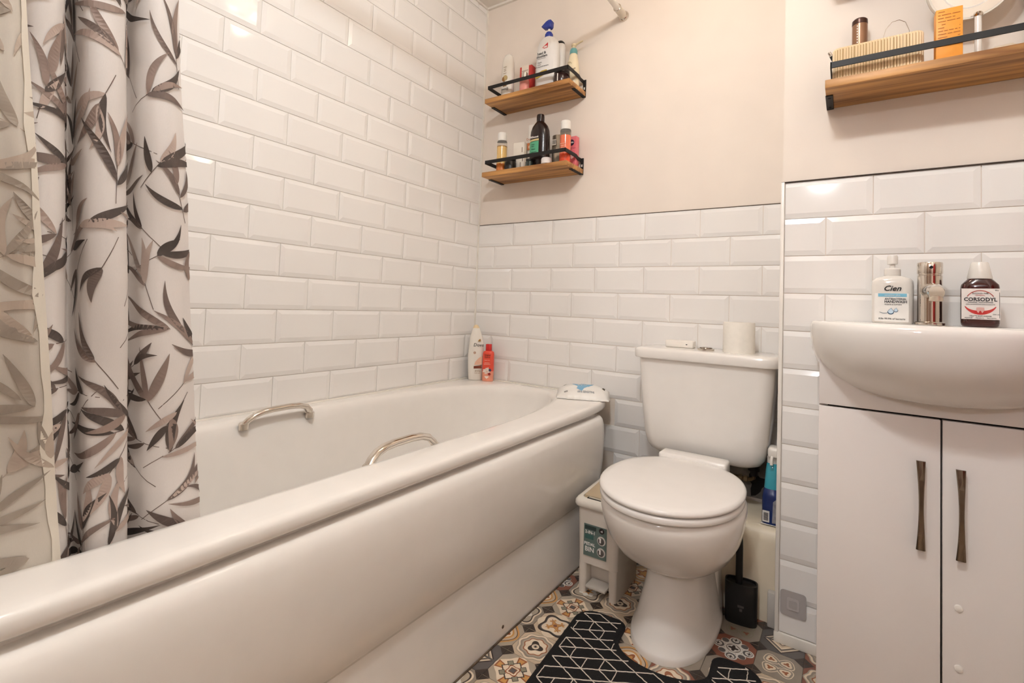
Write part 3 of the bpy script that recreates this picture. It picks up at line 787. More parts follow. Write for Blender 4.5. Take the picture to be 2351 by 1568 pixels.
fo = flap.build('lid_flap', mat('bin_flap', (196, 176, 146), 0.35, var=0.02), bn, 0)
MB().rbox(-0.040, 0.040, -0.0925, -0.0775, 0.282, 0.2865, 0.001).build('catch_slot', M_HOLE, bn)
MB().rbox(-0.036, 0.050, -0.0880, -0.0800, 0.2845, 0.2885, 0.001).build('catch_bar', mat('catch', (206, 194, 176), 0.4), bn)
MB().rbox(-0.031, 0.033, -0.106, -0.052, 0.026, 0.034, 0.0025).build('pedal', mat('bin_pedal', (196, 188, 178), 0.35), bn)
# arch over the pedal recess
MB().rbox(-0.039, 0.039, -0.0938, -0.0560, 0.0905, 0.0990, 0.002).build('recess_arch', M_BIN, bn)
st = thing  # sticker
mb = MB(); mb.xz([(-0.044, 0.117), (0.030, 0.117), (0.030, 0.211), (-0.044, 0.211)], -0.0972, -0.0945)
sk = mb.build('sticker', mat('sticker_green', (96, 112, 106), 0.4, var=0.06), bn, 0)
sk['label'] = 'grey-green printed sticker'
mb = MB(); mb.xz([(-0.041, 0.196), (-0.004, 0.196), (-0.004, 0.207), (-0.041, 0.207)], -0.0976, -0.097); mb.build('sticker_band', mat('sticker_dark', (46, 60, 58), 0.5), sk, 0)
mb = MB(); mb.xz([(-0.040, 0.168), (-0.012, 0.168), (-0.012, 0.181), (-0.040, 0.181)], -0.0976, -0.097); mb.build('sticker_block', mat('sticker_teal', (58, 96, 90), 0.5), sk, 0)
for cz, r, c in ((0.201, 0.0085, (40, 34, 32)), (0.172, 0.0135, (214, 208, 200)), (0.138, 0.0135, (214, 208, 200))):
    mb = MB(); mb.xz(circ(0.014, cz, r, 20), -0.0977, -0.097); mb.build('sticker_disc', mat('disc%d' % c[0], c, 0.5), sk, 0)
for cz in (0.172, 0.138):
    mb = MB(); mb.xz(circ(0.013, cz - 0.001, 0.0105, 20), -0.0979, -0.0976); mb.build('disc_picture', mat('disc_pic', (92, 86, 82), 0.5, var=0.4, scale=90), sk, 0)
    mb = MB(); mb.xz([(0.008, cz - 0.006), (0.013, cz - 0.006), (0.013, cz + 0.008), (0.006, cz + 0.008), (0.006, cz + 0.005), (0.008, cz + 0.004)], -0.0981, -0.0978); mb.build('disc_picture', M_WHITEINK, sk, 0)
text('2-IN-1', 0.0125, M_WHITEINK, sk, (-0.023, -0.0976, 0.184), bold=0.0003)
text('PEDAL', 0.0125, M_WHITEINK, sk, (-0.024, -0.0976, 0.149), bold=0.0003)
text('BIN', 0.0195, M_WHITEINK, sk, (-0.024, -0.0976, 0.131), bold=0.0004)
text('-6', 0.009, M_WHITEINK, sk, (0.014, -0.0980, 0.198), bold=0.0002)

# ------------------------------------------------------------------ pedestal mat
mt = thing('pedestal_mat', 'black contour bath mat with white geometric lines round the toilet foot', 'mat', (1.07, -0.72, 0))
ang = math.radians(4.0)
def mat_outline():
    pts = []
    x0, x1, yb, yt = -0.233, 0.237, -0.28, 0.258
    def arc(cx, cy, r, a0, a1, n=8): return [(cx + r * math.cos(math.radians(a0 + (a1 - a0) * i / n)), cy + r * math.sin(math.radians(a0 + (a1 - a0) * i / n))) for i in range(n + 1)]
    pts += arc(x0 + 0.06, yb + 0.06, 0.06, 180, 270) + arc(x1 - 0.06, yb + 0.06, 0.06, 270, 360)
    pts += arc(x1 - 0.055, yt - 0.055, 0.055, 0, 90)
    # right arm inner edge, cut-out, left arm
    ci = 0.012; ra = 0.110
    pts += arc(ci + ra + 0.028, yt - 0.028, 0.028, 90, 180, 6)
    pts += [(ci + ra * math.cos(math.radians(a)), 0.180 + 0.066 * math.sin(math.radians(a))) for a in range(0, -181, -9)]
    pts += arc(ci - ra - 0.028, yt - 0.028, 0.028, 0, 90, 6)
    pts += arc(x0 + 0.055, yt - 0.055, 0.055, 90, 180)
    c, s = math.cos(ang), math.sin(ang)
    return [(x * c - y * s, x * s + y * c) for x, y in pts]
MO = mat_outline()
def shrink(pts, d):
    out = []; n = len(pts)
    for i in range(n):
        a, b, c = Vector(pts[i - 1]), Vector(pts[i]), Vector(pts[(i + 1) % n])
        t = (c - a)
        if t.length < 1e-6: out.append(pts[i]); continue
        t.normalize(); nrm = Vector((-t.y, t.x))
        out.append((b.x + nrm.x * d, b.y + nrm.y * d))
    return out
M_MAT = mat('black_pile', (16, 15, 16), 0.95, var=0.5, scale=400, bump=0.8)
mb = MB()
rings = [[(x, y, 0.0015) for x, y in MO], [(x, y, 0.007) for x, y in MO], [(x, y, 0.0105) for x, y in shrink(MO, 0.004)], [(x, y, 0.0115) for x, y in shrink(MO, 0.008)]]
mb.loft(rings); pile = mb.build('pile', M_MAT, mt, 50)
# white lines: a lattice of slanted rows with short cross links, clipped to the mat
def inside(p, poly):
    x, y = p; r = False; n = len(poly)
    for i in range(n):
        x1, y1 = poly[i]; x2, y2 = poly[i - 1]
        if (y1 > y) != (y2 > y) and x < (x2 - x1) * (y - y1) / (y2 - y1) + x1: r = not r
    return r
INN = shrink(MO, 0.012)
M_LINE = mat('white_tuft', (226, 214, 200), 0.9, var=0.15, scale=300, bump=0.5)
mb = MB()
lr = random.Random(3)
def lp(i, j): # lattice point, rows follow (0.0367, 0.0233), columns step (0.0017,-0.041)
    x = -0.231 + 0.0367 * i + 0.0022 * j; y = 0.251 - 0.0408 * j + 0.0225 * i + 0.0
    return (x, y)
def stroke(a, b):
    a, b = Vector(a), Vector(b); n = 6; t = (b - a).normalized(); nr = Vector((-t.y, t.x))
    seg = []
    for k in range(n + 1):
        p = a + (b - a) * k / n + nr * lr.uniform(-0.0007, 0.0007)
        seg.append(p)
    run = []
    def flush(run):
        if len(run) > 1:
            w = 0.0012
            rr_ = [[(p.x + nr.x * w, p.y + nr.y * w, 0.0112), (p.x + nr.x * w * 0.5, p.y + nr.y * w * 0.5, 0.0128), (p.x - nr.x * w * 0.5, p.y - nr.y * w * 0.5, 0.0128), (p.x - nr.x * w, p.y - nr.y * w, 0.0112)] for p in run]
            mb.loft(rr_, False, False, closed=False)
    for p in seg:
        if inside((p.x, p.y), INN): run.append(p)
        else: flush(run); run = []
    flush(run)
for j in range(-2, 24):
    for i in range(-1, 14):
        stroke(lp(i, j), lp(i + 1, j))
        typ = (('D', 'V', 'VD', 'D') if j % 2 == 0 else ('D', 'D', 'D', 'V'))[(i + (j // 2)) % 4]
        if 'V' in typ: stroke(lp(i, j), lp(i, j + 1))
        if 'D' in typ: stroke(lp(i, j), lp(i + 1, j + 1))
ml = mb.build('woven_lines', M_LINE, mt, 60); ml['kind'] = 'stuff'

# ------------------------------------------------------------------ vanity unit
VX0, VX1, VY = 1.3965, 1.8085, -0.515
van = thing('vanity_unit', 'white two-door vanity cabinet under the washbasin', 'cabinet', (1.6025, -0.40, 0))
vx, vy = 1.6025, -0.40
MB().box(VX0 - vx, VX1 - vx, VY + 0.020 - vy, -0.2925 - vy, 0.0, 0.700).build('carcass', mat('carcass_dark', (60, 48, 42), 0.6), van, 0)
MB().box(VX0 - 0.0004 - vx, VX0 + 0.016 - vx, VY + 0.019 - vy, -0.292 - vy, 0.0, 0.80).build('side_panel', M_CAB, van, 0)
MB().box(VX1 - 0.016 - vx, VX1 + 0.0004 - vx, VY + 0.019 - vy, -0.292 - vy, 0.0, 0.80).build('side_panel', M_CAB, van, 0)
MB().rbox(VX0 - vx, VX1 - vx, VY - vy, VY + 0.018 - vy, 0.6785, 0.845, 0.0012).build('fascia', M_CAB, van)
GAPX = 1.6045
for k, (a, b) in enumerate(((VX0, GAPX - 0.0016), (GAPX + 0.0016, VX1))):
    d = MB().rbox(a - vx, b - vx, VY - vy, VY + 0.018 - vy, 0.06, 0.6740, 0.0012).build('door', M_CAB, van)
    hx = (1.5715 if k == 0 else 1.6315) - vx
    zt, zb = (0.590, 0.415) if k == 0 else (0.585, 0.412)
    rings = []
    for i in range(15):
        t = i / 14; z = zb + (zt - zb) * t
        w = 0.0040 + 0.0034 * abs(2 * t - 1) ** 1.7
        out = 0.024 - 0.010 * abs(2 * t - 1) ** 2.2
        rings.append([(hx + sx * w, VY - vy - out + dy, z) for sx, dy in ((-1, 0.0015), (-0.7, 0), (0.7, 0), (1, 0.0015), (1, 0.0045), (-1, 0.0045))])
    h = MB().loft(rings).build('bow_handle', M_STEEL, d, 40)
    for z in (zb + 0.010, zt - 0.010):
        MB().box(hx - 0.004, hx + 0.004, VY - vy - 0.0135, VY - vy + 0.001, z - 0.004, z + 0.004).build('handle_post', M_STEEL, d)
    if k == 1:
        for z in (0.318, 0.205):
            MB().lathe([(0.0068, 0.0), (0.0062, 0.0025), (0.003, 0.0035)], 16, (0, 0, 0)).build('screw_cap', M_PLAST, d).matrix_local = Matrix.Translation((1.6295 - vx, VY - vy, z)) @ Matrix.Rotation(PI / 2, 4, 'X')
MB().box(VX0 + 0.01 - vx, VX1 - 0.01 - vx, VY + 0.03 - vy, VY + 0.045 - vy, 0.0, 0.06).build('kickboard', M_CAB, van, 0)
# basin
bas = thing('washbasin', 'white ceramic washbasin with a rounded bowl overhanging the vanity cabinet', 'washbasin', (1.6025, -0.40, 0.7))
bz = -0.7
def bring(z, hx, yf, e=2.5, yb=-0.2915, yc=-0.42):
    return [(x, y + 0.40, zz + bz) for x, y, zz in se(0, yc, z, hx, yb - yc, 30, 72, e, yc - yf)]
R = []
for z, hx, yf, e in ((0.703, 0.05, -0.525, 2.0), (0.705, 0.10, -0.54, 2.0), (0.711, 0.140, -0.562, 2.05), (0.723, 0.170, -0.585, 2.1), (0.744, 0.197, -0.612, 2.2), (0.770, 0.2155, -0.634, 2.35), (0.796, 0.2245, -0.648, 2.5), (0.825, 0.2275, -0.656, 2.6), (0.843, 0.2285, -0.659, 2.6), (0.853, 0.2280, -0.658, 2.6), (0.859, 0.2255, -0.6545, 2.6), (0.8615, 0.220, -0.649, 2.6), (0.862, 0.213, -0.641, 2.6)):
    R.append(bring(z, hx, yf, e))
def inn(z, hx, b, c, e=2.4): return [(x, y + 0.40, zz + bz) for x, y, zz in se(0, c, z, hx, b, 3.0, 72, e)]
R += [inn(0.861, 0.195, 0.115, -0.51), inn(0.856, 0.188, 0.108, -0.51), inn(0.83, 0.175, 0.10, -0.51), inn(0.77, 0.13, 0.08, -0.51), inn(0.745, 0.06, 0.04, -0.51), inn(0.742, 0.02, 0.02, -0.51)]
bo = MB().loft(R).build('bowl', M_CERAMIC, bas, 60)
MB().lathe([(0.0185, 0.742 + bz), (0.0185, 0.745 + bz), (0.014, 0.7465 + bz)], 20, (0, -0.11, 0)).build('waste_ring', M_CHROME, bas)
# tap
tap = thing('basin_tap', 'chrome cylindrical mixer tap at the back of the washbasin', 'tap', (1.6025, -0.357, 0.862), 0.0)
MB().lathe([(0.0275, 0.0), (0.0275, 0.005), (0.0255, 0.007), (0.0225, 0.0075), (0.0225, 0.112), (0.0215, 0.113), (0.0215, 0.1155)], 40).build('tap_body', M_CHROME, tap, 40)
MB().lathe([(0.0215, 0.1155), (0.0228, 0.116), (0.0232, 0.118), (0.0232, 0.140), (0.0222, 0.142), (0.005, 0.1425)], 40).build('lever_cap', M_CHROME, tap, 40)
MB().lathe([(0.0001, -0.001), (0.0035, -0.0005), (0.0035, 0.001)], 12).build('indicator', M_HOLE, tap).matrix_local = Matrix.Translation((0.0, -0.0228, 0.130)) @ Matrix.Rotation(PI / 2, 4, 'X')
sp = MB().tube([(0, -0.010, 0.076), (0, -0.04, 0.0765), (0, -0.075, 0.075), (0, -0.100, 0.071), (0, -0.108, 0.069)], [0.019, 0.0175, 0.0165, 0.016, 0.014], 24, sx=0.92).build('spout', M_CHROME, tap, 40)
MB().lathe([(0.010, -0.005), (0.0118, -0.004), (0.0118, 0.006)], 20, (0, -0.098, 0.056)).build('aerator', mat('aerator', (214, 200, 182), 0.25, 0.6), tap)
# grey adhesive hook stuck to the lowest tile
hk = thing('adhesive_hook', 'grey square adhesive pad stuck on the lowest tile beside the cabinet', 'hook', (1.335, BY - 0.0085, 0.112))
mb = MB(); mb.xz(rr2(-0.030, 0.030, -0.032, 0.032, 0.008, 4), -0.0015, 0.0); mb.build('pad', mat('hook_pad', (176, 170, 168), 0.35, var=0.03), hk, 40)
mb = MB(); mb.xz(rr2(-0.014, 0.014, -0.015, 0.015, 0.004, 3), -0.0035, -0.001); mb.build('hook_plate', mat('hook_plate', (190, 184, 182), 0.3), hk, 40)
mb = MB(); mb.xz(rr2(-0.0095, 0.0095, -0.010, 0.010, 0.003, 3), -0.0042, -0.003); mb.build('hook_recess', mat('hook_pad', (176, 170, 168)), hk, 40)
# ------------------------------------------------------------------ wall shelves
def make_shelf(label, group, x, ywall, z, rt):
    """wooden board with black bent-metal rail; origin at board centre on the wall, z = underside"""
    t = thing('wall_shelf', label, 'shelf', (x, ywall, z), 0.0, group)
    w, d, th = 0.2075, 0.150, 0.020
    MB().rbox(-w, w, -d, -0.0005, 0.0, th, 0.0012).build('board', M_WOODX, t)
    rb = rt - 0.0155                                            # rail band
    mb = MB(); mb.rbox(-w + 0.010, w - 0.010, -d + 0.006, -d + 0.0085, rb, rt, 0.0006, 1); mb.build('front_rail', M_BLACK, t)
    for s in (-1, 1):
        xe = s * (w - 0.010)
        mb = MB()
        a, b = sorted((xe, xe - s * 0.0025))
        # side band with a step down near the wall, then the wall plate and the foot under the board
        mb.add([(a, -d + 0.006, rb), (a, -0.045, rb), (a, -0.030, rb - 0.006), (a, -0.004, rb - 0.006), (a, -0.004, rt - 0.006), (a, -0.030, rt - 0.006), (a, -0.045, rt), (a, -d + 0.006, rt),
                (b, -d + 0.006, rb), (b, -0.045, rb), (b, -0.030, rb - 0.006), (b, -0.004, rb - 0.006), (b, -0.004, rt - 0.006), (b, -0.030, rt - 0.006), (b, -0.045, rt), (b, -d + 0.006, rt)],
               [(0, 7, 6, 1), (1, 6, 5, 2), (2, 5, 4, 3), (8, 9, 14, 15), (9, 10, 13, 14), (10, 11, 12, 13), (0, 1, 9, 8), (1, 2, 10, 9), (2, 3, 11, 10), (3, 4, 12, 11), (4, 5, 13, 12), (5, 6, 14, 13), (6, 7, 15, 14), (7, 0, 8, 15)])
        mb.build('side_rail', M_BLACK, t, 0)
        c = s * (w + 0.0008)
        mb = MB()
        x0, x1 = sorted((c, c - s * 0.014))
        mb.rbox(x0, x1, -0.004, -0.0004, -0.003, rt - 0.006, 0.0008, 1); wp = mb.build('wall_plate', M_BLACK, t)
        MB().rbox(x0 + 0.004, x1 - 0.004, -0.0044, -0.0038, 0.030, 0.040, 0.0003, 1).build('screw_slot', M_WHITEINK, wp)
        x0, x1 = sorted((c, c - s * 0.016))
        mb = MB(); mb.rbox(x0, x1, -0.100, -0.001, -0.003, 0.0, 0.0006, 1); fp = mb.build('support_foot', M_BLACK, t)
        for yy in (-0.085, -0.02):
            MB().lathe([(0.0035, -0.0036), (0.0035, -0.0028)], 10, ((x0 + x1) / 2, yy, 0)).build('screw_hole', M_HOLE, fp)
    return t
SG = 'wooden wall shelves with black rails'
make_shelf('wooden shelf with black rail, the upper of the corner pair', SG, 0.3325, 0, 1.747, 0.078)
make_shelf('wooden shelf with black rail, the lower of the corner pair', SG, 0.3325, 0, 1.4215, 0.0725)
make_shelf('wooden shelf with black rail above the washbasin', SG, 1.6055, BY, 1.4275, 0.0645)
make_shelf('wooden shelf mounted above the shelf with the round mirror', SG, 1.6055, BY, 1.757, 0.0645)
ZU, ZL, ZR = 1.767, 1.4415, 1.4475

# ------------------------------------------------------------------ bottles and jars
def ovals(rows, n=40):
    return [se(0, 0, z, a, b, e, n) for z, a, b, e in rows]
def body(rows, name, m, parent, n=40, smooth=50):
    return MB().loft(ovals(rows, n)).build(name, m, parent, smooth)
def patch(x0, x1, z0, z1, y, name, m, parent, r=0.0):
    mb = MB()
    if r: mb.xz(rr2(x0, x1, z0, z1, r, 4), y, y + 0.0006)
    else: mb.xz([(x0, z0), (x1, z0), (x1, z1), (x0, z1)], y, y + 0.0006)
    return mb.build(name, m, parent, 0)

# upper corner shelf -------------------------------------------------
t = thing('conditioner_bottle', 'pearly white upside-down conditioner bottle at the left of the upper corner shelf', 'bottle', (0.196, -0.082, ZU))
M_PEARL = mat('pearl_white', (240, 234, 224), 0.25, var=0.01)
body([(0.0, 0.026, 0.018, 2.6), (0.004, 0.0275, 0.0195, 2.6), (0.05, 0.0295, 0.020, 2.4), (0.12, 0.0305, 0.020, 2.3), (0.17, 0.0285, 0.019, 2.3), (0.195, 0.0235, 0.016, 2.3), (0.208, 0.014, 0.011, 2.2), (0.212, 0.004, 0.004, 2)], 'bottle_body', M_PEARL, t)
mb = MB(); mb.xz(circ(0.0, 0.098, 0.012, 20), -0.0216, -0.0195); mb.build('coconut_print', mat('coconut', (196, 172, 120), 0.5), t, 0)
mb = MB(); mb.xz(circ(-0.004, 0.094, 0.012, 20, PI * 0.6, PI * 1.6), -0.0218, -0.0212); mb.build('coconut_shell_print', mat('coconut_shell', (150, 108, 62), 0.5), t, 0)
text('Dove', 0.016, M_INK, t, (0.0, -0.0212, 0.052), rot=PI)
for zz, w in ((0.146, 0.016), (0.136, 0.011), (0.129, 0.013), (0.118, 0.016)): patch(-w / 2 - 0.002, w / 2 - 0.002, zz, zz + 0.0018, -0.0216, 'printed_line', mat('tan_print', (176, 156, 132), 0.5), t)
mb = MB(); mb.xz([(-0.012, 0.060), (0.010, 0.062), (0.004, 0.070), (-0.006, 0.067)], -0.0212, -0.020); mb.build('printed_bird', mat('tan_dark', (150, 110, 60), 0.5), t, 0)

t = thing('cream_carton', 'red and cream skincare carton on the upper corner shelf', 'carton', (0.292, -0.070, ZU), 0.0)
MB().rbox(-0.030, 0.030, -0.016, 0.016, 0.0, 0.135, 0.001).build('carton', mat('carton_red', (196, 62, 56), 0.45), t)
mb = MB(); mb.xz([(-0.020, 0.138), (0.016, 0.138), (0.016, 0.085), (0.010, 0.078), (-0.014, 0.078), (-0.020, 0.085)], -0.0172, -0.0158); mb.build('front_print', mat('cream_print', (236, 222, 206), 0.5), t, 0)
patch(-0.018, -0.001, 0.090, 0.106, -0.0176, 'gold_print', mat('gold_print', (226, 176, 88), 0.4), t)
patch(-0.018, 0.014, 0.112, 0.117, -0.0176, 'grey_print', mat('grey_print', (190, 176, 160), 0.5), t)
t = thing('pink_tube', 'small pink tube with silver cap in front of the red carton', 'tube', (0.305, -0.112, ZU))
body([(0.0, 0.020, 0.015, 2.4), (0.003, 0.021, 0.016, 2.4), (0.05, 0.021, 0.016, 2.3), (0.062, 0.018, 0.014, 2.1)], 'tube_body', mat('pink_tube', (226, 128, 118), 0.35, rgb2=(240, 170, 156), scale=12), t)
MB().lathe([(0.0135, 0.062), (0.0135, 0.088), (0.012, 0.0895)], 24).build('cap', mat('silver_cap', (196, 188, 178), 0.25, 0.7), t)

t = thing('shampoo_pump_bottle', 'large white shampoo bottle with blue pump on the upper corner shelf', 'bottle', (0.398, -0.078, ZU))
M_WB = mat('white_bottle', (240, 237, 234), 0.28, var=0.01)
body([(0.0, 0.048, 0.028, 3), (0.004, 0.0505, 0.030, 3), (0.06, 0.0515, 0.031, 2.8), (0.15, 0.0515, 0.031, 2.6), (0.195, 0.049, 0.030, 2.4), (0.216, 0.040, 0.026, 2.2), (0.228, 0.027, 0.020, 2.1), (0.233, 0.016, 0.016, 2)], 'bottle_body', M_WB, t)
M_BLUE = mat('pump_blue', (44, 62, 150), 0.25)
MB().lathe([(0.0165, 0.231), (0.0175, 0.234), (0.0170, 0.246), (0.012, 0.255), (0.007, 0.258)], 24).build('collar', M_BLUE, t)
MB().lathe([(0.0055, 0.256), (0.0055, 0.272)], 14).build('pump_stem', M_PLAST, t)
rings = [[(x + xo, y * ys, z) for x, y, z in se(0, 0, zz, hx, 0.014, 2.2, 28)] for zz, hx, xo, ys in ()]
hd = MB()
PR = [(-0.034, 0.286), (-0.024, 0.276), (-0.014, 0.274), (-0.006, 0.270), (0.010, 0.270), (0.0155, 0.277), (0.0165, 0.298), (0.011, 0.306), (0.000, 0.3075), (-0.012, 0.303)]
hd.loft([[(x * 0.8, -0.0135, 0.29 + (z - 0.29) * 0.75) for x, z in PR], [(x, -0.009, z) for x, z in PR], [(x, 0.009, z) for x, z in PR], [(x * 0.8, 0.0135, 0.29 + (z - 0.29) * 0.75) for x, z in PR]])
hd.build('pump_head', M_BLUE, t, 60)
mb = MB(); mb.xz([(-0.012, 0.180), (-0.002, 0.174), (0.014, 0.176), (0.014, 0.196), (0.004, 0.190)], -0.0312, -0.027); mb.build('red_flash', mat('red_print', (206, 60, 66), 0.45), t, 0)
mb = MB(); mb.xz([(-0.008, 0.179), (0.0, 0.176), (0.012, 0.178), (0.011, 0.184), (0.0, 0.184)], -0.0316, -0.0311); mb.build('flash_text', M_WHITEINK, t, 0)
text('head &', 0.0155, M_INK, t, (-0.014, -0.0318, 0.152), bold=0.0002, sx=0.95)
text('shoulders', 0.0145, M_INK, t, (-0.012, -0.0318, 0.139), bold=0.0002, sx=0.9)
patch(-0.034, 0.006, 0.1335, 0.1345, -0.0318, 'printed_line', M_GREYINK, t)
text('classic', 0.0085, M_GREYINK, t, (-0.022, -0.0318, 0.116)); text('clean', 0.0085, M_GREYINK, t, (-0.024, -0.0318, 0.1065)); text('anti-dandruff shampoo', 0.0068, M_INK, t, (-0.010, -0.0318, 0.098))
mb = MB(); mb.xz([(-0.040, 0.052), (0.014, 0.064), (0.014, 0.082), (-0.010, 0.082), (-0.030, 0.074), (-0.040, 0.066)], -0.0318, -0.0305); mb.build('gold_band', mat('olive_gold', (196, 164, 62), 0.4), t, 0)
t = thing('spare_bottle', 'white bottle with a dark cap edge behind the blue-pump bottle', 'bottle', (0.424, -0.028, ZU))
body([(0.0, 0.024, 0.020, 2.4), (0.004, 0.025, 0.021, 2.4), (0.205, 0.025, 0.021, 2.3), (0.218, 0.022, 0.018, 2.2)], 'bottle_body', M_WB, t)
body([(0.217, 0.0225, 0.0185, 2.2), (0.226, 0.020, 0.016, 2.2), (0.233, 0.013, 0.010, 2), (0.235, 0.004, 0.003, 2)], 'cap', M_BLACKP, t)
t = thing('dark_jar', 'dark brown round jar at the right front of the upper corner shelf', 'jar', (0.480, -0.102, ZU))
MB().lathe([(0.027, 0.0), (0.032, 0.003), (0.034, 0.012), (0.034, 0.038), (0.030, 0.046)], 32).build('jar_body', mat('jar_brown', (46, 26, 24), 0.2, var=0.1), t)
MB().lathe([(0.0305, 0.044), (0.032, 0.046), (0.032, 0.062), (0.029, 0.065)], 32).build('lid', mat('jar_lid', (40, 28, 28), 0.3), t)
patch(-0.0025, 0.0015, 0.008, 0.038, -0.0348, 'white_stripe', M_WHITEINK, t)
t = thing('lotion_pump_bottle', 'cream lotion bottle with teal collar and pump beside the blue-pump bottle', 'bottle', (0.4985, -0.042, ZU))
M_CRM = mat('lotion_cream', (238, 224, 192), 0.35, var=0.02)
body([(0.0, 0.025, 0.020, 2.6), (0.004, 0.0265, 0.0215, 2.6), (0.05, 0.0270, 0.022, 2.5), (0.085, 0.0255, 0.021, 2.4), (0.12, 0.0215, 0.0185, 2.2), (0.148, 0.0160, 0.0150, 2), (0.153, 0.013, 0.013, 2)], 'bottle_body', M_CRM, t)
MB().lathe([(0.0150, 0.152), (0.0158, 0.154), (0.0158, 0.166), (0.0125, 0.174)], 24).build('collar', mat('teal_collar', (112, 172, 172), 0.35), t)
MB().lathe([(0.0085, 0.172), (0.0085, 0.186), (0.0105, 0.187), (0.0105, 0.194), (0.008, 0.196)], 18).build('pump_head', mat('pump_cream', (226, 208, 172), 0.4), t)
MB().tube([(0.004, 0, 0.191), (0.018, 0, 0.194), (0.034, 0, 0.198), (0.041, -0.001, 0.198)], [0.0048, 0.0042, 0.0036, 0.003], 12).build('nozzle', mat('pump_cream', (226, 208, 172)), t)
text('Aveeno', 0.0140, M_INK, t, (0.004, -0.0226, 0.074), bold=0.0001, sx=0.9, rot=0.15)
mb = MB(); a0 = circ(-0.008, 0.103, 0.011, 14, 0.2, 2.6); a1 = circ(-0.008, 0.103, 0.0098, 14, 0.2, 2.6)
mb.xz(a0 + a1[::-1], -0.0212, -0.0195); mb.build('leaf_print', mat('oat_print', (206, 190, 150), 0.5), t, 0)

# lower corner shelf -------------------------------------------------
M_CLEAR = mat('clear_plastic', (244, 240, 232), 0.05, trans=0.85, ior=1.2, var=0.0)
def toner(name, label, loc, liquid, low, h, group=None):
    t = thing(name, label, 'bottle', loc, 0.0, group)
    MB().lathe([(0.0205, 0.0), (0.0220, 0.003), (0.0222, 0.02), (0.0222, h * 0.66)], 32).build('liquid', mat('liq_' + label[:6], liquid, 0.12, var=0.06, scale=14, rgb2=None, coat=0.5), t)
    MB().lathe([(0.0224, 0.0005), (0.0226, 0.003), (0.0226, 0.042)], 32, cap0=False, cap1=False).build('lower_label', mat('low_' + label[:6], low, 0.2, var=0.2, scale=40), t)
    MB().lathe([(0.0222, h * 0.66), (0.0224, h * 0.78), (0.0205, h * 0.80)], 32, cap0=False).build('clear_neck', M_CLEAR, t)
    MB().lathe([(0.0195, h * 0.775), (0.0200, h * 0.80), (0.0200, h * 0.985), (0.0185, h)], 32).build('cap', mat('cap_white', (242, 238, 232), 0.4), t)
    return t
t = toner('toner_bottle', 'amber toner bottle with white cap at the left of the lower corner shelf', (0.188, -0.094, ZL), (236, 196, 124), (222, 130, 62), 0.180)
mb = MB().lathe([(0.0226, 0.1165), (0.0228, 0.117), (0.0228, 0.1195), (0.0226, 0.120)], 32, cap0=False, cap1=False).build('gold_ring', mat('gold_ring', (170, 132, 82), 0.3, 0.5), t)
t = toner('cleanser_bottle', 'coral cleanser bottle with white cap at the right of the lower corner shelf', (0.501, -0.092, ZL), (236, 120, 84), (228, 84, 52), 0.178)
for k, zz in enumerate((0.080, 0.072, 0.064)): patch(-0.012 + 0.002 * k, 0.012 - 0.003 * k, zz, zz + 0.002, -0.0232, 'printed_line', mat('coral_print', (246, 190, 160), 0.5), t)
t = thing('clear_cup', 'tiny clear plastic cup at the left end of the lower corner shelf', 'cup', (0.155, -0.055, ZL))
MB().lathe([(0.015, 0.0), (0.018, 0.052), (0.0165, 0.052), (0.0140, 0.003)], 24, cap1=False).build('cup', M_CLEAR, t)
MB().lathe([(0.0185, 0.0505), (0.0185, 0.054), (0.0175, 0.054)], 24, cap0=False, cap1=False).build('rim', mat('cup_rim', (150, 140, 128), 0.4), t)
t = thing('black_pot', 'small black pot beside the amber toner bottle', 'jar', (0.238, -0.097, ZL))
MB().lathe([(0.021, 0.0), (0.025, 0.004), (0.026, 0.02), (0.025, 0.04), (0.022, 0.046)], 28).build('pot', mat('black_pot', (34, 30, 28), 0.35), t)
MB().lathe([(0.0225, 0.0455), (0.0235, 0.047), (0.0235, 0.060), (0.021, 0.062)], 28).build('lid', M_BLACKP, t)
t = thing('white_packet', 'white folded paper packet standing behind the black pot', 'packet', (0.262, -0.062, ZL), 0.1)
MB().rbox(-0.028, 0.026, -0.010, 0.002, 0.0, 0.135, 0.002).build('packet', mat('packet_white', (236, 228, 216), 0.55, var=0.03), t)
MB().rbox(0.0265, 0.034, -0.008, 0.004, 0.0, 0.130, 0.0015).build('folded_flap', mat('packet_fold', (206, 192, 172), 0.55, var=0.1), t)
for k, (zz, xx) in enumerate(((0.09, 0.014), (0.05, 0.018), (0.025, 0.008))): patch(xx, xx + 0.003, zz, zz + 0.022, -0.0112, 'creased_print', mat('crease', (120, 104, 88), 0.6), t)
t = thing('white_tube', 'tall white tube with an orange label behind the black shampoo bottle', 'tube', (0.318, -0.044, ZL))
body([(0.0, 0.022, 0.018, 2.4), (0.003, 0.024, 0.019, 2.4), (0.15, 0.0255, 0.015, 2.4), (0.205, 0.0265, 0.006, 2.6), (0.214, 0.0265, 0.0025, 3)], 'tube_body', M_PEARL, t)
patch(-0.019, 0.012, 0.098, 0.128, -0.0192, 'orange_label', mat('orange_label', (196, 112, 58), 0.4, var=0.2, scale=40), t)
mb = MB(); mb.xz(circ(-0.006, 0.110, 0.007, 14), -0.0198, -0.0190); mb.build('label_picture', mat('label_pic', (240, 206, 176), 0.5), t, 0)
text('Dove', 0.014, mat('orange_ink', (190, 108, 60), 0.5), t, (-0.008, -0.0190, 0.140))
t = thing('black_shampoo_bottle', 'tall black shampoo bottle with a green label on the lower corner shelf', 'bottle', (0.374, -0.082, ZL))
M_DKB = mat('dark_bottle', (36, 24, 22), 0.22, var=0.06)
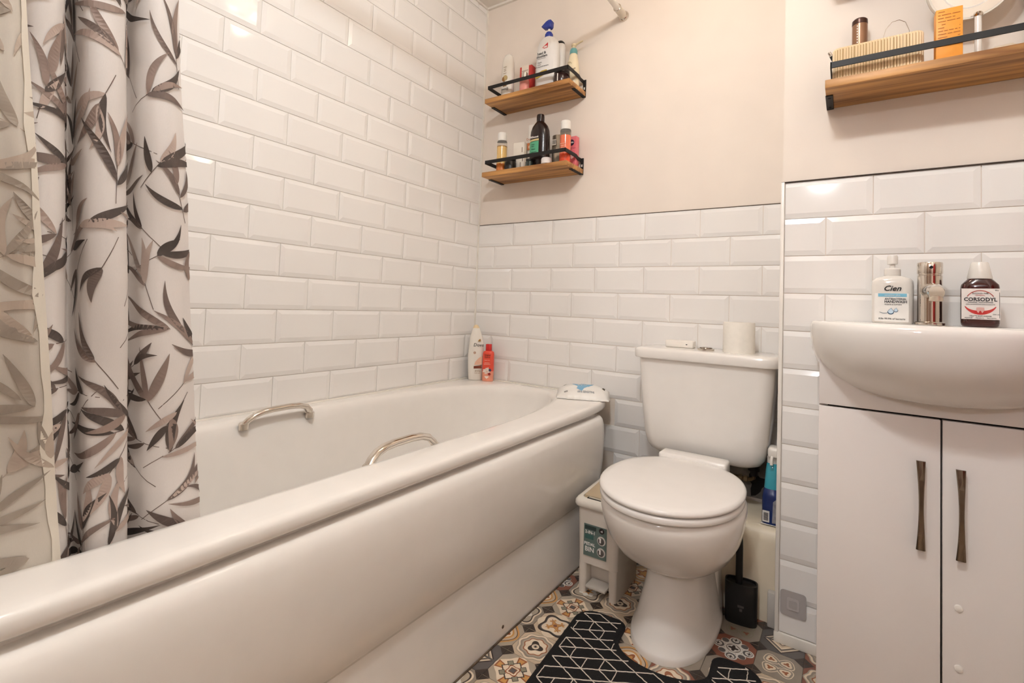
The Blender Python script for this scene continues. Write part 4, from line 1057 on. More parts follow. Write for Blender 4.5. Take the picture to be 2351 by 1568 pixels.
body([(0.0, 0.041, 0.026, 2.4), (0.004, 0.0435, 0.0285, 2.4), (0.06, 0.0445, 0.029, 2.3), (0.135, 0.0445, 0.029, 2.2), (0.160, 0.0420, 0.028, 2.15), (0.180, 0.0345, 0.025, 2.1), (0.194, 0.0235, 0.0195, 2.05), (0.200, 0.0165, 0.0165, 2)], 'bottle_body', M_DKB, t)
MB().lathe([(0.0165, 0.199), (0.0165, 0.222), (0.0150, 0.231), (0.010, 0.233)], 28).build('cap', mat('dark_cap', (38, 26, 24), 0.25), t)
lb = []
def flab(x0, x1, z0, z1, name, m, off=0.0006):
    n = 8; top = []; bot = []
    for i in range(n + 1):
        x = x0 + (x1 - x0) * i / n
        y = -(0.029 * (max(0.0, 1 - (abs(x) / 0.0445) ** 2.25)) ** (1 / 2.25)) - off
        bot.append((x, y, z0)); top.append((x, y, z1))
    return MB().loft([bot, top], False, False, closed=False).build(name, m, t, 60)
flab(-0.040, 0.012, 0.062, 0.112, 'green_label', mat('label_green', (92, 176, 136), 0.4, var=0.05))
flab(-0.040, 0.012, 0.114, 0.122, 'gold_band', mat('band_gold', (214, 196, 140), 0.4))
text('TRESemmé', 0.0105, M_WHITEINK, t, (-0.012, -0.0304, 0.1265), bold=0.0003, sx=0.9)
for zz, w in ((0.098, 0.014), (0.090, 0.012), (0.078, 0.018), (0.066, 0.026)): patch(-0.022, -0.022 + w, zz, zz + 0.0022, -0.0302, 'printed_line', mat('label_dark', (40, 84, 66), 0.5), t)
t = thing('green_glass_jar', 'low dark green glass jar in front of the black shampoo bottle', 'jar', (0.352, -0.124, ZL))
MB().lathe([(0.014, 0.0), (0.0165, 0.003), (0.0165, 0.022), (0.013, 0.026)], 24).build('jar_body', mat('green_glass', (16, 40, 36), 0.05, coat=0.8, var=0.3), t)
MB().lathe([(0.0135, 0.0258), (0.0142, 0.027), (0.0142, 0.034), (0.0125, 0.035)], 24).build('lid', M_BLACKP, t)
t = thing('white_pot', 'low round white pot at the front of the lower corner shelf', 'jar', (0.430, -0.117, ZL))
MB().lathe([(0.020, 0.0), (0.0215, 0.002), (0.0215, 0.024), (0.019, 0.030), (0.010, 0.033)], 28).build('pot', mat('pot_white', (234, 228, 226), 0.4), t)
MB().lathe([(0.0219, 0.004), (0.0219, 0.006)], 28, cap0=False, cap1=False).build('seam', M_GREYINK, t)
t = thing('foil_pouch', 'crinkled silver foil pouch standing behind the coral cleanser bottle', 'pouch', (0.455, -0.048, ZL), 0.05)
mb = MB(); n = 10; F = []; Bk = []
for k in range(9):
    z = 0.145 * k / 8; th = 0.014 * math.sin(PI * min(1, 0.12 + 0.9 * (1 - k / 8))) + 0.001
    ring = [(x, -th * (1 - (x / 0.040) ** 4) - 0.001 + 0.0018 * math.sin(x * 160 + k), z) for x in [-0.038 + 0.076 * i / n for i in range(n + 1)]] + [(x, 0.008, z) for x in [0.038 - 0.076 * i / n for i in range(n + 1)]]
    F.append(ring)
mb.loft(F); mb.build('pouch_body', mat('foil', (178, 164, 146), 0.25, 0.7, var=0.3, scale=30), t, 60)
patch(-0.030, -0.012, 0.098, 0.122, -0.0195, 'barcode', mat('barcode_grey', (214, 204, 190), 0.5), t)
for k in range(6): patch(-0.028 + 0.0026 * k, -0.0268 + 0.0026 * k, 0.101, 0.119, -0.0201, 'barcode_bar', M_INK, t)
for zz in (0.052, 0.070, 0.082): patch(0.006, 0.034, zz, zz + 0.0022, -0.0195, 'printed_line', M_INK, t)
t = thing('pink_carton', 'pink carton with dark round emblem at the right of the lower corner shelf', 'carton', (0.504, -0.032, ZL), 0.0)
MB().rbox(-0.0215, 0.0215, -0.014, 0.014, 0.0, 0.130, 0.001).build('carton', mat('carton_pink', (232, 138, 148), 0.45, rgb2=(222, 104, 112), scale=14), t)
mb = MB(); mb.xz(circ(0.0, 0.104, 0.0130, 24), -0.0152, -0.0138); mb.build('emblem', mat('emblem_navy', (34, 24, 54), 0.4), t, 0)
text('NIVEA', 0.0078, M_WHITEINK, t, (0.0, -0.0156, 0.1015), bold=0.0003)
text('Rose Care', 0.0085, mat('deep_pink', (178, 64, 88), 0.5), t, (0.002, -0.0152, 0.078))
mb = MB(); mb.xz(circ(0.002, 0.050, 0.014, 20), -0.0152, -0.0138); mb.build('rose_print', mat('rose_print', (244, 186, 182), 0.5, var=0.1), t, 0)

# ------------------------------------------------------------------ shelf above the basin
t = thing('ribbed_case', 'beige ribbed storage case behind the rail of the shelf above the washbasin', 'case', (1.500, -0.372, ZR), -0.02)
mb = MB()
out = rr2(-0.087, 0.087, -0.028, 0.028, 0.014, 5)
dens = []
n = len(out)
for i in range(n):
    a, b = Vector(out[i]), Vector(out[(i + 1) % n]); m_ = max(1, int((b - a).length / 0.0011))
    for k in range(m_): dens.append(a + (b - a) * k / m_)
tot = 0.0; L2 = []
for i, pnt in enumerate(dens):
    L2.append(tot); tot += (dens[(i + 1) % len(dens)] - pnt).length
nr = round(tot / 0.0058)
def ribring(z, k):
    o = []
    for i, pnt in enumerate(dens):
        d = 0.0015 * math.cos(2 * PI * nr * L2[i] / tot) * k
        v = Vector((pnt.x, pnt.y)); l = v.length
        o.append((pnt.x * (1 + d / l * 1.0), pnt.y + (d if pnt.y > 0 else -d), z))
    return o
mb.loft([ribring(0.0, 1), ribring(0.084, 1), [(x * 0.985, y * 0.96, 0.088) for x, y, z in ribring(0, 0.4)], [(x * 0.95, y * 0.85, 0.0895) for x, y, z in ribring(0, 0)]])
mb.use(mat('ribbed_beige', (230, 204, 164), 0.5, var=0.03)); mb.use(mat('rib_groove_shade', (186, 156, 112), 0.6, var=0.05))  # grooves coloured darker, standing in for weak shading between the ribs
mb.mi = []
for f in mb.f:
    c_ = sum(L2[i % len(dens)] for i in f[:2]) / 2 if len(f) == 4 and f[0] // len(dens) == 0 else None
    mb.mi.append(1 if c_ is not None and math.cos(2 * PI * nr * c_ / tot) < -0.35 else 0)
mb.build('case_body', None, t, 70)
mb = MB().box(-0.084, 0.084, 0.0285, 0.0295, 0.060, 0.063); mb.build('seam', mat('case_seam', (190, 160, 118), 0.5), t, 0)
t = thing('bronze_spray_can', 'slim bronze cylinder with white lettering behind the ribbed case', 'can', (1.468, -0.318, ZR))
MB().lathe([(0.0155, 0.0), (0.0165, 0.002), (0.0165, 0.172)], 32).build('can', mat('bronze', (150, 112, 86), 0.28, 0.5, var=0.05), t)
MB().lathe([(0.0165, 0.171), (0.0170, 0.173), (0.0165, 0.183), (0.0135, 0.1865)], 32).build('cap', mat('bronze_dark', (74, 48, 38), 0.3, 0.4), t)
for k in range(12): patch(-0.0065, -0.0045, 0.085 + 0.007 * k, 0.0885 + 0.007 * k, -0.0168, 'printed_letter', M_WHITEINK, t)
t = thing('wire_headband', 'thin silver wire headband standing behind the ribbed case', 'headband', (1.541, -0.326, ZR))
MB().tube([(-0.028, 0, 0.0008), (-0.0285, 0, 0.06), (-0.027, 0, 0.115), (-0.020, 0, 0.143), (-0.008, 0, 0.157), (0.006, 0, 0.159), (0.018, 0, 0.150), (0.025, 0, 0.128), (0.028, 0, 0.08), (0.029, 0, 0.0008)], 0.0007, 8).build('band', M_CHROME, t)
for s in (-1, 1): MB().lathe([(0.0001, -0.0005), (0.0013, 0.0006), (0.0013, 0.003), (0.0003, 0.004)], 8, (s * 0.0285, 0, 0.0)).build('tip', M_CHROME, t)
t = thing('makeup_pencil', 'black pencil with silver tip leaning left behind the ribbed case', 'pencil', (1.450, -0.330, ZR))
MB().tube([(0.0, 0, 0.003), (-0.042, -0.012, 0.095)], 0.0042, 10).build('barrel', M_BLACKP, t)
MB().tube([(-0.042, -0.012, 0.095), (-0.0435, -0.0125, 0.0985), (-0.047, -0.0135, 0.106), (-0.0478, -0.0138, 0.1075)], [0.0045, 0.0038, 0.0036, 0.001], 10).build('tip', M_CHROME, t)
t = thing('orange_carton', 'orange carton with fine print on the shelf above the washbasin', 'carton', (1.627, -0.405, ZR), 0.03)
MB().rbox(-0.0225, 0.0225, -0.017, 0.011, 0.0, 0.113, 0.0008).build('carton', mat('carton_orange', (238, 158, 58), 0.45, var=0.05), t)
M_OP = mat('orange_print', (176, 96, 24), 0.5)
lr2 = random.Random(5)
for k in range(11):
    zz = 0.106 - 0.0072 * k
    xx = -0.019
    while xx < 0.017:
        w = lr2.uniform(0.004, 0.016); w = min(w, 0.018 - xx)
        if lr2.random() < 0.8: patch(xx, xx + w, zz, zz + 0.0013, -0.0176, 'printed_line', M_OP, t)
        xx += w + 0.0022
t = thing('table_mirror', 'round double-sided vanity mirror with white stem on a glass foot', 'mirror', (1.684, -0.360, ZR), 0.1)
MB().lathe([(0.038, 0.0), (0.040, 0.0015), (0.0385, 0.005), (0.02, 0.008), (0.007, 0.012)], 40).build('foot', mat('glass_foot', (206, 192, 182), 0.12, coat=0.6), t)
MB().lathe([(0.0062, 0.010), (0.0062, 0.112)], 18).build('stem', mat('stem_white', (238, 232, 224), 0.2), t)
tilt = Matrix.Translation((-0.012, 0, 0.188)) @ Matrix.Rotation(math.radians(8), 4, 'Y') @ Matrix.Rotation(math.radians(105), 4, 'X')
o = MB().lathe([(0.072, -0.006), (0.0765, -0.007), (0.0785, -0.004), (0.0785, 0.004), (0.0765, 0.007), (0.072, 0.006)], 48).build('mirror_frame', mat('frame_white', (232, 224, 212), 0.25), t); o.matrix_local = tilt
o = MB().lathe([(0.0725, 0.0052), (0.0725, 0.0064)], 48).build('mirror_glass', mat('mirror_glass', (226, 220, 212), 0.03, 1.0, var=0.0), t); o.matrix_local = tilt
o = MB().lathe([(0.050, 0.0062), (0.052, 0.0068), (0.054, 0.0062)], 48, cap0=False, cap1=False).build('bevel_ring', M_PLAST, t); o.matrix_local = tilt
MB().lathe([(0.007, 0.108), (0.009, 0.112), (0.007, 0.117)], 18).build('pivot', M_CHROME, t)
t = thing('cosmetic_pouch', 'soft cream pouch with tan end lying on the shelf beside the mirror', 'pouch', (1.734, -0.3065, ZR), 0.0)
R = []
for x, h, d in ((-0.037, 0.006, 0.008), (-0.034, 0.014, 0.015), (-0.026, 0.022, 0.019), (-0.014, 0.026, 0.0215), (0.014, 0.027, 0.022), (0.028, 0.022, 0.020), (0.035, 0.012, 0.014), (0.037, 0.005, 0.006)):
    R.append([(x, d * math.cos(2 * PI * j / 24), h + h * math.sin(2 * PI * j / 24)) for j in range(24)])
MB().loft(R[2:]).build('pouch_body', mat('pouch_cream', (226, 208, 184), 0.7, var=0.03, bump=0.1), t, 70)
MB().loft(R[:3]).build('tan_end', mat('pouch_tan', (184, 146, 104), 0.7, var=0.06), t, 70)
t = thing('tan_bottle', 'tall tan bottle at the right end of the shelf above the washbasin', 'bottle', (1.7925, -0.302, ZR))
body([(0.0, 0.016, 0.013, 2.3), (0.003, 0.0175, 0.0145, 2.3), (0.20, 0.0175, 0.0145, 2.3), (0.215, 0.013, 0.012, 2.1)], 'bottle_body', mat('tan_plastic', (168, 138, 108), 0.4, var=0.06), t)
MB().lathe([(0.0115, 0.214), (0.0115, 0.238), (0.010, 0.240)], 20).build('cap', mat('tan_cap', (120, 94, 72), 0.4), t)

# ------------------------------------------------------------------ washbasin items
t = thing('handwash_bottle', 'clear antibacterial handwash bottle with white pump on the washbasin', 'bottle', (1.5355, -0.342, 0.862), -0.05)
SOAP = mat('soap_bottle', (232, 226, 218), 0.08, var=0.01, coat=0.5)
rows = [(0.0, 0.0375, 0.020, 4), (0.004, 0.0395, 0.022, 4), (0.05, 0.0395, 0.022, 4), (0.09, 0.0400, 0.022, 4), (0.100, 0.0390, 0.0215, 3.6), (0.1065, 0.0340, 0.0195, 3), (0.1115, 0.0220, 0.0160, 2.4), (0.1135, 0.0150, 0.0140, 2)]
body(rows, 'bottle_body', SOAP, t)
patch(-0.034, 0.030, 0.004, 0.0705, -0.0226, 'front_label', mat('label_white', (244, 240, 234), 0.35), t, 0.002)
MB().lathe([(0.0155, 0.113), (0.0160, 0.1145), (0.0160, 0.128), (0.0140, 0.1305), (0.0075, 0.131)], 28).build('collar', M_PLAST, t)
MB().lathe([(0.0055, 0.130), (0.0055, 0.140), (0.0105, 0.141), (0.0105, 0.158), (0.0090, 0.162)], 22).build('pump_head', M_PLAST, t)
MB().tube([(0, 0.0, 0.150), (0, 0.02, 0.152), (0, 0.036, 0.150)], [0.005, 0.0045, 0.0035], 12).build('nozzle', M_PLAST, t)
patch(-0.0270, 0.0265, 0.0625, 0.0700, -0.0231, 'blue_band', mat('label_blue', (124, 188, 214), 0.4), t)
text('Cien', 0.0175, M_INK, t, (-0.001, -0.0229, 0.0765), shear=0.35, bold=0.0003)
text('sensitive plus', 0.0055, M_WHITEINK, t, (0.0, -0.0235, 0.0645))
text('ANTIBACTERIAL', 0.0064, M_INK, t, (-0.0145, -0.0230, 0.0550), align='LEFT', sx=0.86, bold=0.0001)
text('HANDWASH', 0.0082, M_INK, t, (-0.0150, -0.0230, 0.0480), align='LEFT', sx=0.88, bold=0.0002)
text('CLEANS & SOFTENS', 0.0040, M_INK, t, (-0.0145, -0.0230, 0.0428), align='LEFT', sx=0.9)
for cx_, cz, r in ((-0.0030, 0.0270, 0.0062), (0.0065, 0.0305, 0.0042)):
    drop = [(cx_ + r * math.cos(a) * (1 if a > PI else 1), cz + r * math.sin(a)) for a in [PI + PI * i / 14 for i in range(15)]] + [(cx_ + r * 0.55, cz + r * 0.8), (cx_ + 0.001, cz + r * 1.5), (cx_ - r * 0.55, cz + r * 0.8)]
    mb = MB(); mb.xz(drop, -0.0231, -0.0225); mb.build('drop_outline', mat('drop_dark', (58, 92, 120), 0.4), t, 0)
    mb = MB(); mb.xz([(cx_ + (x - cx_) * 0.8, cz + (z - cz) * 0.8 + r * 0.14) for x, z in drop], -0.0234, -0.0229); mb.build('drop_fill', mat('drop_fill', (206, 226, 240), 0.3), t, 0)
mb = MB(); wv = [(-0.024 + 0.0024 * i, 0.0262 - 0.0028 * math.sin(i * 0.42)) for i in range(9)]
mb.xz([(x, z + 0.0004) for x, z in wv] + [(x, z - 0.0005) for x, z in wv[::-1]], -0.0231, -0.0225); mb.build('wave_print', mat('drop_dark', (58, 92, 120)), t, 0)
text('Kills 99.9% of bacteria', 0.0058, M_INK, t, (-0.001, -0.0231, 0.0088), sx=0.96)

t = thing('mouthwash_bottle', 'dark brown mouthwash bottle with white cap on the washbasin', 'bottle', (1.6865, -0.355, 0.862), -0.12)
M_AMB = mat('amber_brown', (58, 14, 12), 0.08, var=0.06, coat=0.6)
rows = [(0.0, 0.0275, 0.0185, 4), (0.004, 0.0305, 0.0215, 4), (0.010, 0.0315, 0.0225, 4), (0.086, 0.0315, 0.0225, 4), (0.092, 0.0305, 0.0215, 4), (0.1035, 0.0215, 0.0180, 3), (0.106, 0.0185, 0.0170, 2.4)]
body(rows, 'bottle_body', M_AMB, t)
MB().lathe([(0.0205, 0.105), (0.0210, 0.107), (0.0150, 0.138), (0.0135, 0.1415), (0.008, 0.1425)], 36).build('cap', M_PLAST, t, 40)
mb = MB(); mb.xz([(-0.0300, 0.0165), (0.0310, 0.0165), (0.0310, 0.0830), (-0.0300, 0.0830)], -0.0231, -0.0215); lb_ = mb.build('label', mat('mw_label', (240, 232, 226), 0.4), t, 0)
M_RED = mat('label_red', (186, 34, 36), 0.4, rgb2=(206, 70, 64), scale=60); M_RUST = mat('label_arc', (178, 78, 66), 0.4)
def arcband(cx_, cz, rx, rz, t0, t1, w0, w1, name, m, y, n=20):
    o_, i_ = [], []
    for k in range(n + 1):
        a = t0 + (t1 - t0) * k / n; wk = w0 + (w1 - w0) * math.sin(PI * k / n)
        o_.append((cx_ + rx * math.cos(a), cz + rz * math.sin(a))); i_.append((cx_ + (rx - wk * 0.8) * math.cos(a), cz + (rz - wk) * math.sin(a)))
    mb = MB(); mb.xz(o_ + i_[::-1], y, y + 0.0004); mb.build(name, m, t, 0)
arcband(0, 0.053, 0.0265, 0.0265, math.radians(200), math.radians(340), 0.0015, 0.0085, 'red_arc', M_RED, -0.0235)
arcband(0, 0.053, 0.0245, 0.0265, math.radians(30), math.radians(150), 0.0018, 0.0018, 'top_arc', M_RUST, -0.0235)
text('CORSODYL', 0.0108, M_INK, t, (0.0, -0.0236, 0.0560), bold=0.00025, sx=0.92)
text('ALCOHOL FREE', 0.0036, M_INK, t, (0.0, -0.0236, 0.0715)); text('ORIGINAL', 0.0034, mat('label_red', (186, 34, 36)), t, (0.0, -0.0236, 0.0675))
text('ORIGINAL  MOUTHWASH', 0.0034, M_INK, t, (0.0, -0.0236, 0.0520)); text('CHLORHEXIDINE DIGLUCONATE', 0.0030, M_GREYINK, t, (0.0, -0.0236, 0.0478))
text('300 ml', 0.0040, M_GREYINK, t, (0.0245, -0.0236, 0.0265)); text('Mint', 0.0040, M_INK, t, (0.0260, -0.0236, 0.0780), sx=0.8)
text('TREATS GUM DISEASE', 0.0036, M_INK, t, (0.0, -0.0236, 0.0225)); text('REDUCES  -  PREVENTS  -  PROTECTS', 0.0030, M_INK, t, (0.0, -0.0236, 0.0185))
mb = MB(); mb.xz([(-0.006, 0.042), (-0.0065, 0.036), (-0.003, 0.030), (-0.001, 0.035), (0.001, 0.035), (0.003, 0.030), (0.0065, 0.036), (0.006, 0.042), (0.0, 0.0425)], -0.0237, -0.0233); mb.build('tooth_print', mat('tooth_print', (224, 176, 168), 0.4), t, 0)
mb = MB(); mb.xz([(0.0292, 0.020), (0.0300, 0.020), (0.0300, 0.075), (0.0292, 0.075)], -0.0236, -0.0230); mb.build('label_edge', M_GREYINK, t, 0)

# ------------------------------------------------------------------ cistern items
t = thing('toilet_roll', 'white toilet roll standing on the cistern lid', 'toilet roll', (1.163, -0.118, 0.747))
M_ROLL = mat('tissue', (240, 234, 224), 0.9, var=0.02, bump=0.15, scale=80)
MB().lathe([(0.0205, 0.0), (0.046, 0.0), (0.0465, 0.002), (0.0465, 0.0945), (0.0455, 0.096), (0.0205, 0.096), (0.0205, 0.001)], 44, cap0=False, cap1=False).build('paper', M_ROLL, t, 40)
MB().lathe([(0.0205, 0.001), (0.0205, 0.0955), (0.0195, 0.0955), (0.0195, 0.001)], 32, cap0=False, cap1=False).build('card_core', mat('card', (150, 122, 92), 0.9), t, 40)
t = thing('white_pack', 'small white soft pack lying on the cistern lid beside the flush button', 'pack', (0.985, -0.075, 0.747), 0.06)
MB().rbox(-0.060, 0.032, -0.026, 0.026, 0.0, 0.024, 0.004, 3).build('pack_body', mat('pack_white', (240, 233, 224), 0.5), t, 50)
mb = MB(); mb.xz([(0.008, 0.013), (0.014, 0.013), (0.0125, 0.010), (0.0095, 0.010)], -0.0266, -0.0258); mb.build('printed_mark', M_INK, t, 0)

# spray cleaner on the boxing
t = thing('spray_cleaner', 'blue and turquoise spray cleaner bottle wedged beside the cistern', 'bottle', (1.268, -0.150, 0.262))
rows = [(0.0, 0.024, 0.036, 4), (0.003, 0.0255, 0.0375, 4), (0.075, 0.0255, 0.0375, 4), (0.088, 0.0235, 0.034, 3.5), (0.10, 0.0215, 0.028, 3), (0.15, 0.0185, 0.021, 2.5), (0.168, 0.0160, 0.017, 2.2), (0.172, 0.0140, 0.014, 2)]
body(rows[4:], 'upper_bottle', mat('turquoise', (38, 138, 158), 0.15, rgb2=(70, 166, 182), scale=10, coat=0.5), t)
body(rows[:5], 'wrap_label', mat('cleaner_navy', (38, 58, 116), 0.25, rgb2=(30, 44, 92), scale=18), t)
MB().rbox(-0.0259, 0.0259, -0.0379, 0.0379, 0.0, 0.0022, 0.0008, 1).build('base_line', M_PLAST, t)
patch(-0.021, -0.003, 0.008, 0.040, -0.0382, 'barcode_panel', M_WHITEINK, t, 0.001)
for k in range(7): patch(-0.018, -0.006, 0.013 + 0.0032 * k, 0.0148 + 0.0032 * k, -0.0387, 'barcode_bar', M_INK, t)
mb = MB(); mb.xz([(0.004, 0.008), (0.022, 0.010), (0.022, 0.085), (0.006, 0.068)], -0.0382, -0.0376); mb.build('grey_panel', mat('grey_label', (150, 148, 152), 0.4, var=0.3, scale=60), t, 0)
MB().lathe([(0.0150, 0.170), (0.0155, 0.172), (0.0155, 0.188), (0.013, 0.190)], 24).build('collar', M_PLAST, t)
hd = MB(); hd.rbox(-0.012, 0.020, -0.028, 0.024, 0.189, 0.220, 0.009, 4); hd.build('spray_head', M_PLAST, t, 60)
MB().tube([(0, -0.022, 0.196), (0, -0.034, 0.186), (0, -0.036, 0.172)], 0.004, 10).build('trigger', M_PLAST, t)

# ------------------------------------------------------------------ bath items
ZB = 0.5294
t = thing('body_wash_bottle', 'tall white curved body wash bottle in the corner of the bathtub rim', 'bottle', (0.068, -0.066, ZB), 0.75)
rows = [(0.0, 0.028, 0.0165, 2.6), (0.003, 0.0305, 0.019, 2.6), (0.06, 0.0350, 0.021, 2.4), (0.11, 0.0360, 0.021, 2.3), (0.16, 0.0330, 0.0195, 2.2), (0.19, 0.0285, 0.0175, 2.1), (0.212, 0.0215, 0.0145, 2), (0.232, 0.0150, 0.0115, 2), (0.243, 0.0090, 0.008, 2), (0.246, 0.003, 0.003, 2)]
MB().loft([[(x - 0.05 * max(0, z - 0.16), y, z) for x, y, z in r] for r in ovals(rows[:8])]).build('bottle_body', M_PEARL, t, 60)
MB().loft([[(x - 0.05 * max(0, z - 0.16), y, z) for x, y, z in r] for r in ovals([(0.231, 0.0155, 0.012, 2)] + rows[8:])]).build('cap', mat('cap_gold_white', (230, 206, 164), 0.3), t, 60)
text('Dove', 0.021, M_INK, t, (0.008, -0.0224, 0.150), shear=0.15)
mb = MB(); mb.xz([(0.004, 0.172), (0.018, 0.174), (0.015, 0.184), (0.009, 0.180)], -0.0212, -0.018); mb.build('printed_bird', mat('gold_bird', (186, 140, 72), 0.4), t, 0)
mb = MB(); mb.xz([(-0.010, 0.052), (0.026, 0.054), (0.024, 0.066), (-0.010, 0.063)], -0.0222, -0.0190); mb.build('brown_band', mat('brown_band', (126, 58, 36), 0.4), t, 0)
mb = MB(); mb.xz([(-0.008, 0.068), (0.026, 0.070), (0.026, 0.108), (0.010, 0.098), (-0.004, 0.082)], -0.0222, -0.0180); mb.build('blush_print', mat('blush_print', (232, 186, 158), 0.5, var=0.12), t, 0)
mb = MB(); ring_ = circ(-0.008, 0.122, 0.006, 16); mb.xz(ring_, -0.0222, -0.0200); mb.build('stamp', mat('stamp', (190, 160, 140), 0.5), t, 0)
text('glowing', 0.008, mat('tan_dark', (150, 110, 60)), t, (0.008, -0.0226, 0.040)); text('body wash', 0.006, mat('tan_dark', (150, 110, 60)), t, (0.008, -0.0226, 0.031))
t = thing('red_bottle', 'coral-red bottle with floral print and square cap on the bathtub rim', 'bottle', (0.128, -0.052, ZB), 0.35)
M_COR = mat('coral_red', (232, 84, 64), 0.3, var=0.05)
body([(0.0, 0.0235, 0.0155, 3), (0.003, 0.0250, 0.017, 3), (0.045, 0.0255, 0.0175, 3)], 'lower_body', mat('coral_pale', (240, 158, 130), 0.3, var=0.1, scale=30), t)
body([(0.045, 0.0255, 0.0175, 3), (0.120, 0.0250, 0.017, 3), (0.130, 0.0225, 0.0155, 2.6), (0.134, 0.0125, 0.0115, 2.2)], 'upper_body', M_COR, t)
body([(0.133, 0.0130, 0.012, 3), (0.135, 0.0135, 0.0125, 3), (0.161, 0.0130, 0.012, 3), (0.163, 0.0115, 0.0105, 3)], 'cap', mat('cap_red', (206, 44, 40), 0.3), t)
text('Original', 0.0105, M_INK, t, (0.0, -0.0182, 0.112), sx=0.85); text('Source', 0.0105, M_INK, t, (0.0, -0.0182, 0.103), sx=0.85)
text('SKIN TO', 0.0065, mat('pale_coral', (250, 190, 170), 0.5), t, (0.0, -0.0182, 0.090))
for k, (zz, w) in enumerate(((0.080, 0.024), (0.074, 0.030))): patch(-w / 2, w / 2, zz, zz + 0.002, -0.0182, 'printed_line', mat('pale_coral', (250, 190, 170)), t)
fr2 = random.Random(11)
for cx_, cz, r, c in ((-0.010, 0.046, 0.008, 0), (0.003, 0.052, 0.0085, 0), (0.008, 0.041, 0.006, 0), (0.014, 0.050, 0.006, 1), (0.012, 0.033, 0.006, 2), (-0.004, 0.038, 0.006, 0)):
    mb = MB(); mb.xz([(cx_ + x, cz + z) for x, z in flower(r, 5, 0.25, 25)], -0.0184 - 0.0001 * c, -0.0178); mb.build('flower_print', mat(*((('flower_white', (246, 228, 214), 0.5), ('flower_blue', (58, 60, 96), 0.5), ('flower_red', (150, 34, 34), 0.5))[c])), t, 0)
mb = MB(); mb.xz([(-0.010, 0.020), (0.0, 0.011), (0.010, 0.020), (0.008, 0.023), (-0.008, 0.023)], -0.0184, -0.0178); mb.build('heart_print', mat('flower_white', (246, 228, 214)), t, 0)

t = thing('wipes_pack', 'half-used white wet wipes packet with blue swoosh on the bathtub corner', 'packet', (0.622, -0.108, ZB), 0.40)
nx_, ny_ = 22, 12
Lx, Ly = 0.096, 0.050
top = []; bot = []
def wz(x, y):
    u, v = x / Lx, y / Ly
    h = 0.030 * max(0.0, 1 - abs(u) ** 3.0) ** 0.8 * max(0.0, 1 - abs(v) ** 2.4) ** 0.8
    return h + 0.0016 * math.sin(u * 13 + v * 5) * (1 - abs(v)) * (0.3 + abs(u)) + 0.0014 * math.sin(v * 17 + u * 4) * abs(u) + 0.003 + 0.026 * (v + 1) * 0.5 * (1 - abs(v) ** 6)
vs = []; fs = []
for i in range(nx_ + 1):
    for j in range(ny_ + 1):
        x = -Lx + 2 * Lx * i / nx_; y = -Ly + 2 * Ly * j / ny_
        y2 = y * (1 - 0.10 * abs(x / Lx) ** 2) + (0.003 * math.sin(i * 2.2) if j in (0, ny_) else 0)
        vs.append((x + (0.003 * math.sin(j * 2.6) if i in (0, nx_) else 0), y2, wz(x, y)))
nb = len(vs)
vs += [(x, y, 0.0008) for x, y, z in vs]
def ix(i, j): return i * (ny_ + 1) + j
for i in range(nx_):
    for j in range(ny_):
        fs.append((ix(i, j), ix(i + 1, j), ix(i + 1, j + 1), ix(i, j + 1))); fs.append((nb + ix(i, j), nb + ix(i, j + 1), nb + ix(i + 1, j + 1), nb + ix(i + 1, j)))
for i in range(nx_):
    fs.append((ix(i, 0), nb + ix(i, 0), nb + ix(i + 1, 0), ix(i + 1, 0))); fs.append((ix(i, ny_), ix(i + 1, ny_), nb + ix(i + 1, ny_), nb + ix(i, ny_)))
for j in range(ny_):
    fs.append((ix(0, j), ix(0, j + 1), nb + ix(0, j + 1), nb + ix(0, j))); fs.append((ix(nx_, j), nb + ix(nx_, j), nb + ix(nx_, j + 1), ix(nx_, j + 1)))
mb = MB().use(mat('wipes_white', (240, 236, 230), 0.3, var=0.02)).add(vs, fs); mb.build('packet_film', None, t, 70)
def drape(pts, name, m, lift=0.0009):
    """flat print that follows the top of the packet: fan of small triangles"""
    cx_ = sum(p[0] for p in pts) / len(pts); cy_ = sum(p[1] for p in pts) / len(pts)
    rings = []
    for k in (0.02, 0.35, 0.7, 1.0):
        rings.append([(cx_ + (x - cx_) * k, cy_ + (y - cy_) * k, wz(cx_ + (x - cx_) * k, cy_ + (y - cy_) * k) + lift) for x, y in pts])
    return MB().loft(rings, True, False).build(name, m, t, 60)
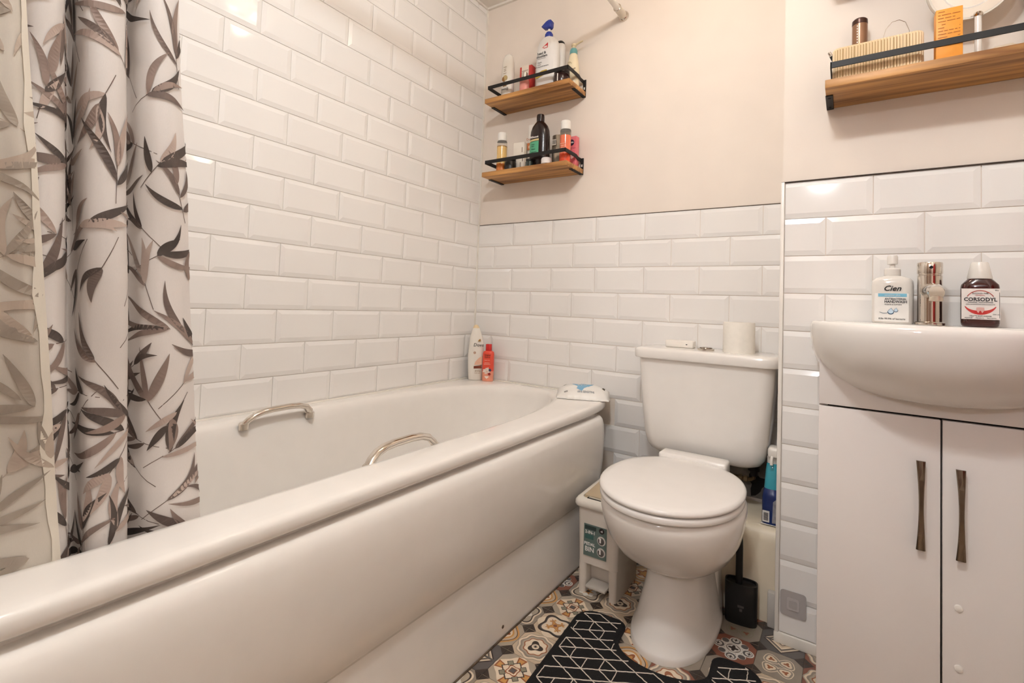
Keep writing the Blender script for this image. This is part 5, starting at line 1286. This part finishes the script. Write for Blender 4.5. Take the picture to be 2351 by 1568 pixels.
drape([(-0.042, 0.012), (-0.022, -0.022), (-0.004, -0.030), (0.024, -0.004), (0.040, 0.022), (0.020, 0.012), (0.006, 0.030), (-0.010, 0.036), (-0.016, 0.010), (-0.026, -0.004)], 'blue_swoosh', mat('swoosh_blue', (150, 196, 222), 0.35, rgb2=(120, 172, 206), scale=20))
for body_, sz, m_, x, y in (('WC', 0.022, M_WHITEINK, -0.004, -0.002), ('ultra SENSITIVE', 0.0095, mat('blue_grey_ink', (128, 140, 156), 0.5), 0.012, -0.036), ('eco', 0.009, M_INK, -0.062, -0.034), ('80 pcs', 0.008, M_INK, 0.030, 0.036)):
    o = text(body_, sz, m_, t, (x, y, 0), face='z', thick=0.0001, bold=0.0001)
    for v in o.data.vertices: v.co.z = wz(v.co.x, v.co.y) + 0.0016
drape([(0.070, 0.006), (0.080, 0.004), (0.082, 0.020), (0.073, 0.022)], 'dark_print', mat('dark_olive', (70, 60, 40), 0.5), 0.0016)
drape([(-0.078, 0.022), (-0.066, 0.026), (-0.064, 0.032), (-0.074, 0.030)], 'dark_print', mat('dark_olive', (70, 60, 40)), 0.0016)

# red towel added on the right-hand wall, unseen, to redden the basin and tap
t = thing('added_towel', 'added red towel, unseen on the right wall, to tint reflections in the washbasin', 'towel', (XR, -0.95, 1.25))
MB().tube([(-0.05, -0.26, 0), (-0.05, 0.26, 0)], 0.008, 12).build('added_rail', M_CHROME, t)
for y in (-0.25, 0.25): MB().tube([(-0.05, y, 0), (0.0, y, 0)], 0.006, 10).build('rail_bracket', M_CHROME, t)
R = []
for k in range(25):
    y = -0.22 + 0.44 * k / 24; w = 0.004 * math.sin(k * 0.9)
    R.append([(-0.064 + w, y, -0.62), (-0.066 + w, y, -0.3), (-0.062 + w * 0.3, y, -0.005), (-0.050, y, 0.0105), (-0.038, y, -0.005), (-0.032 - w, y, -0.3), (-0.030 - w, y, -0.50)])
o = MB().loft(R, False, False, closed=False).build('added_cloth', mat('red_tint_cloth', (168, 44, 38), 0.95, var=0.15, scale=200, bump=0.5), t, 70)
sm = o.modifiers.new('thickness', 'SOLIDIFY'); sm.thickness = 0.004
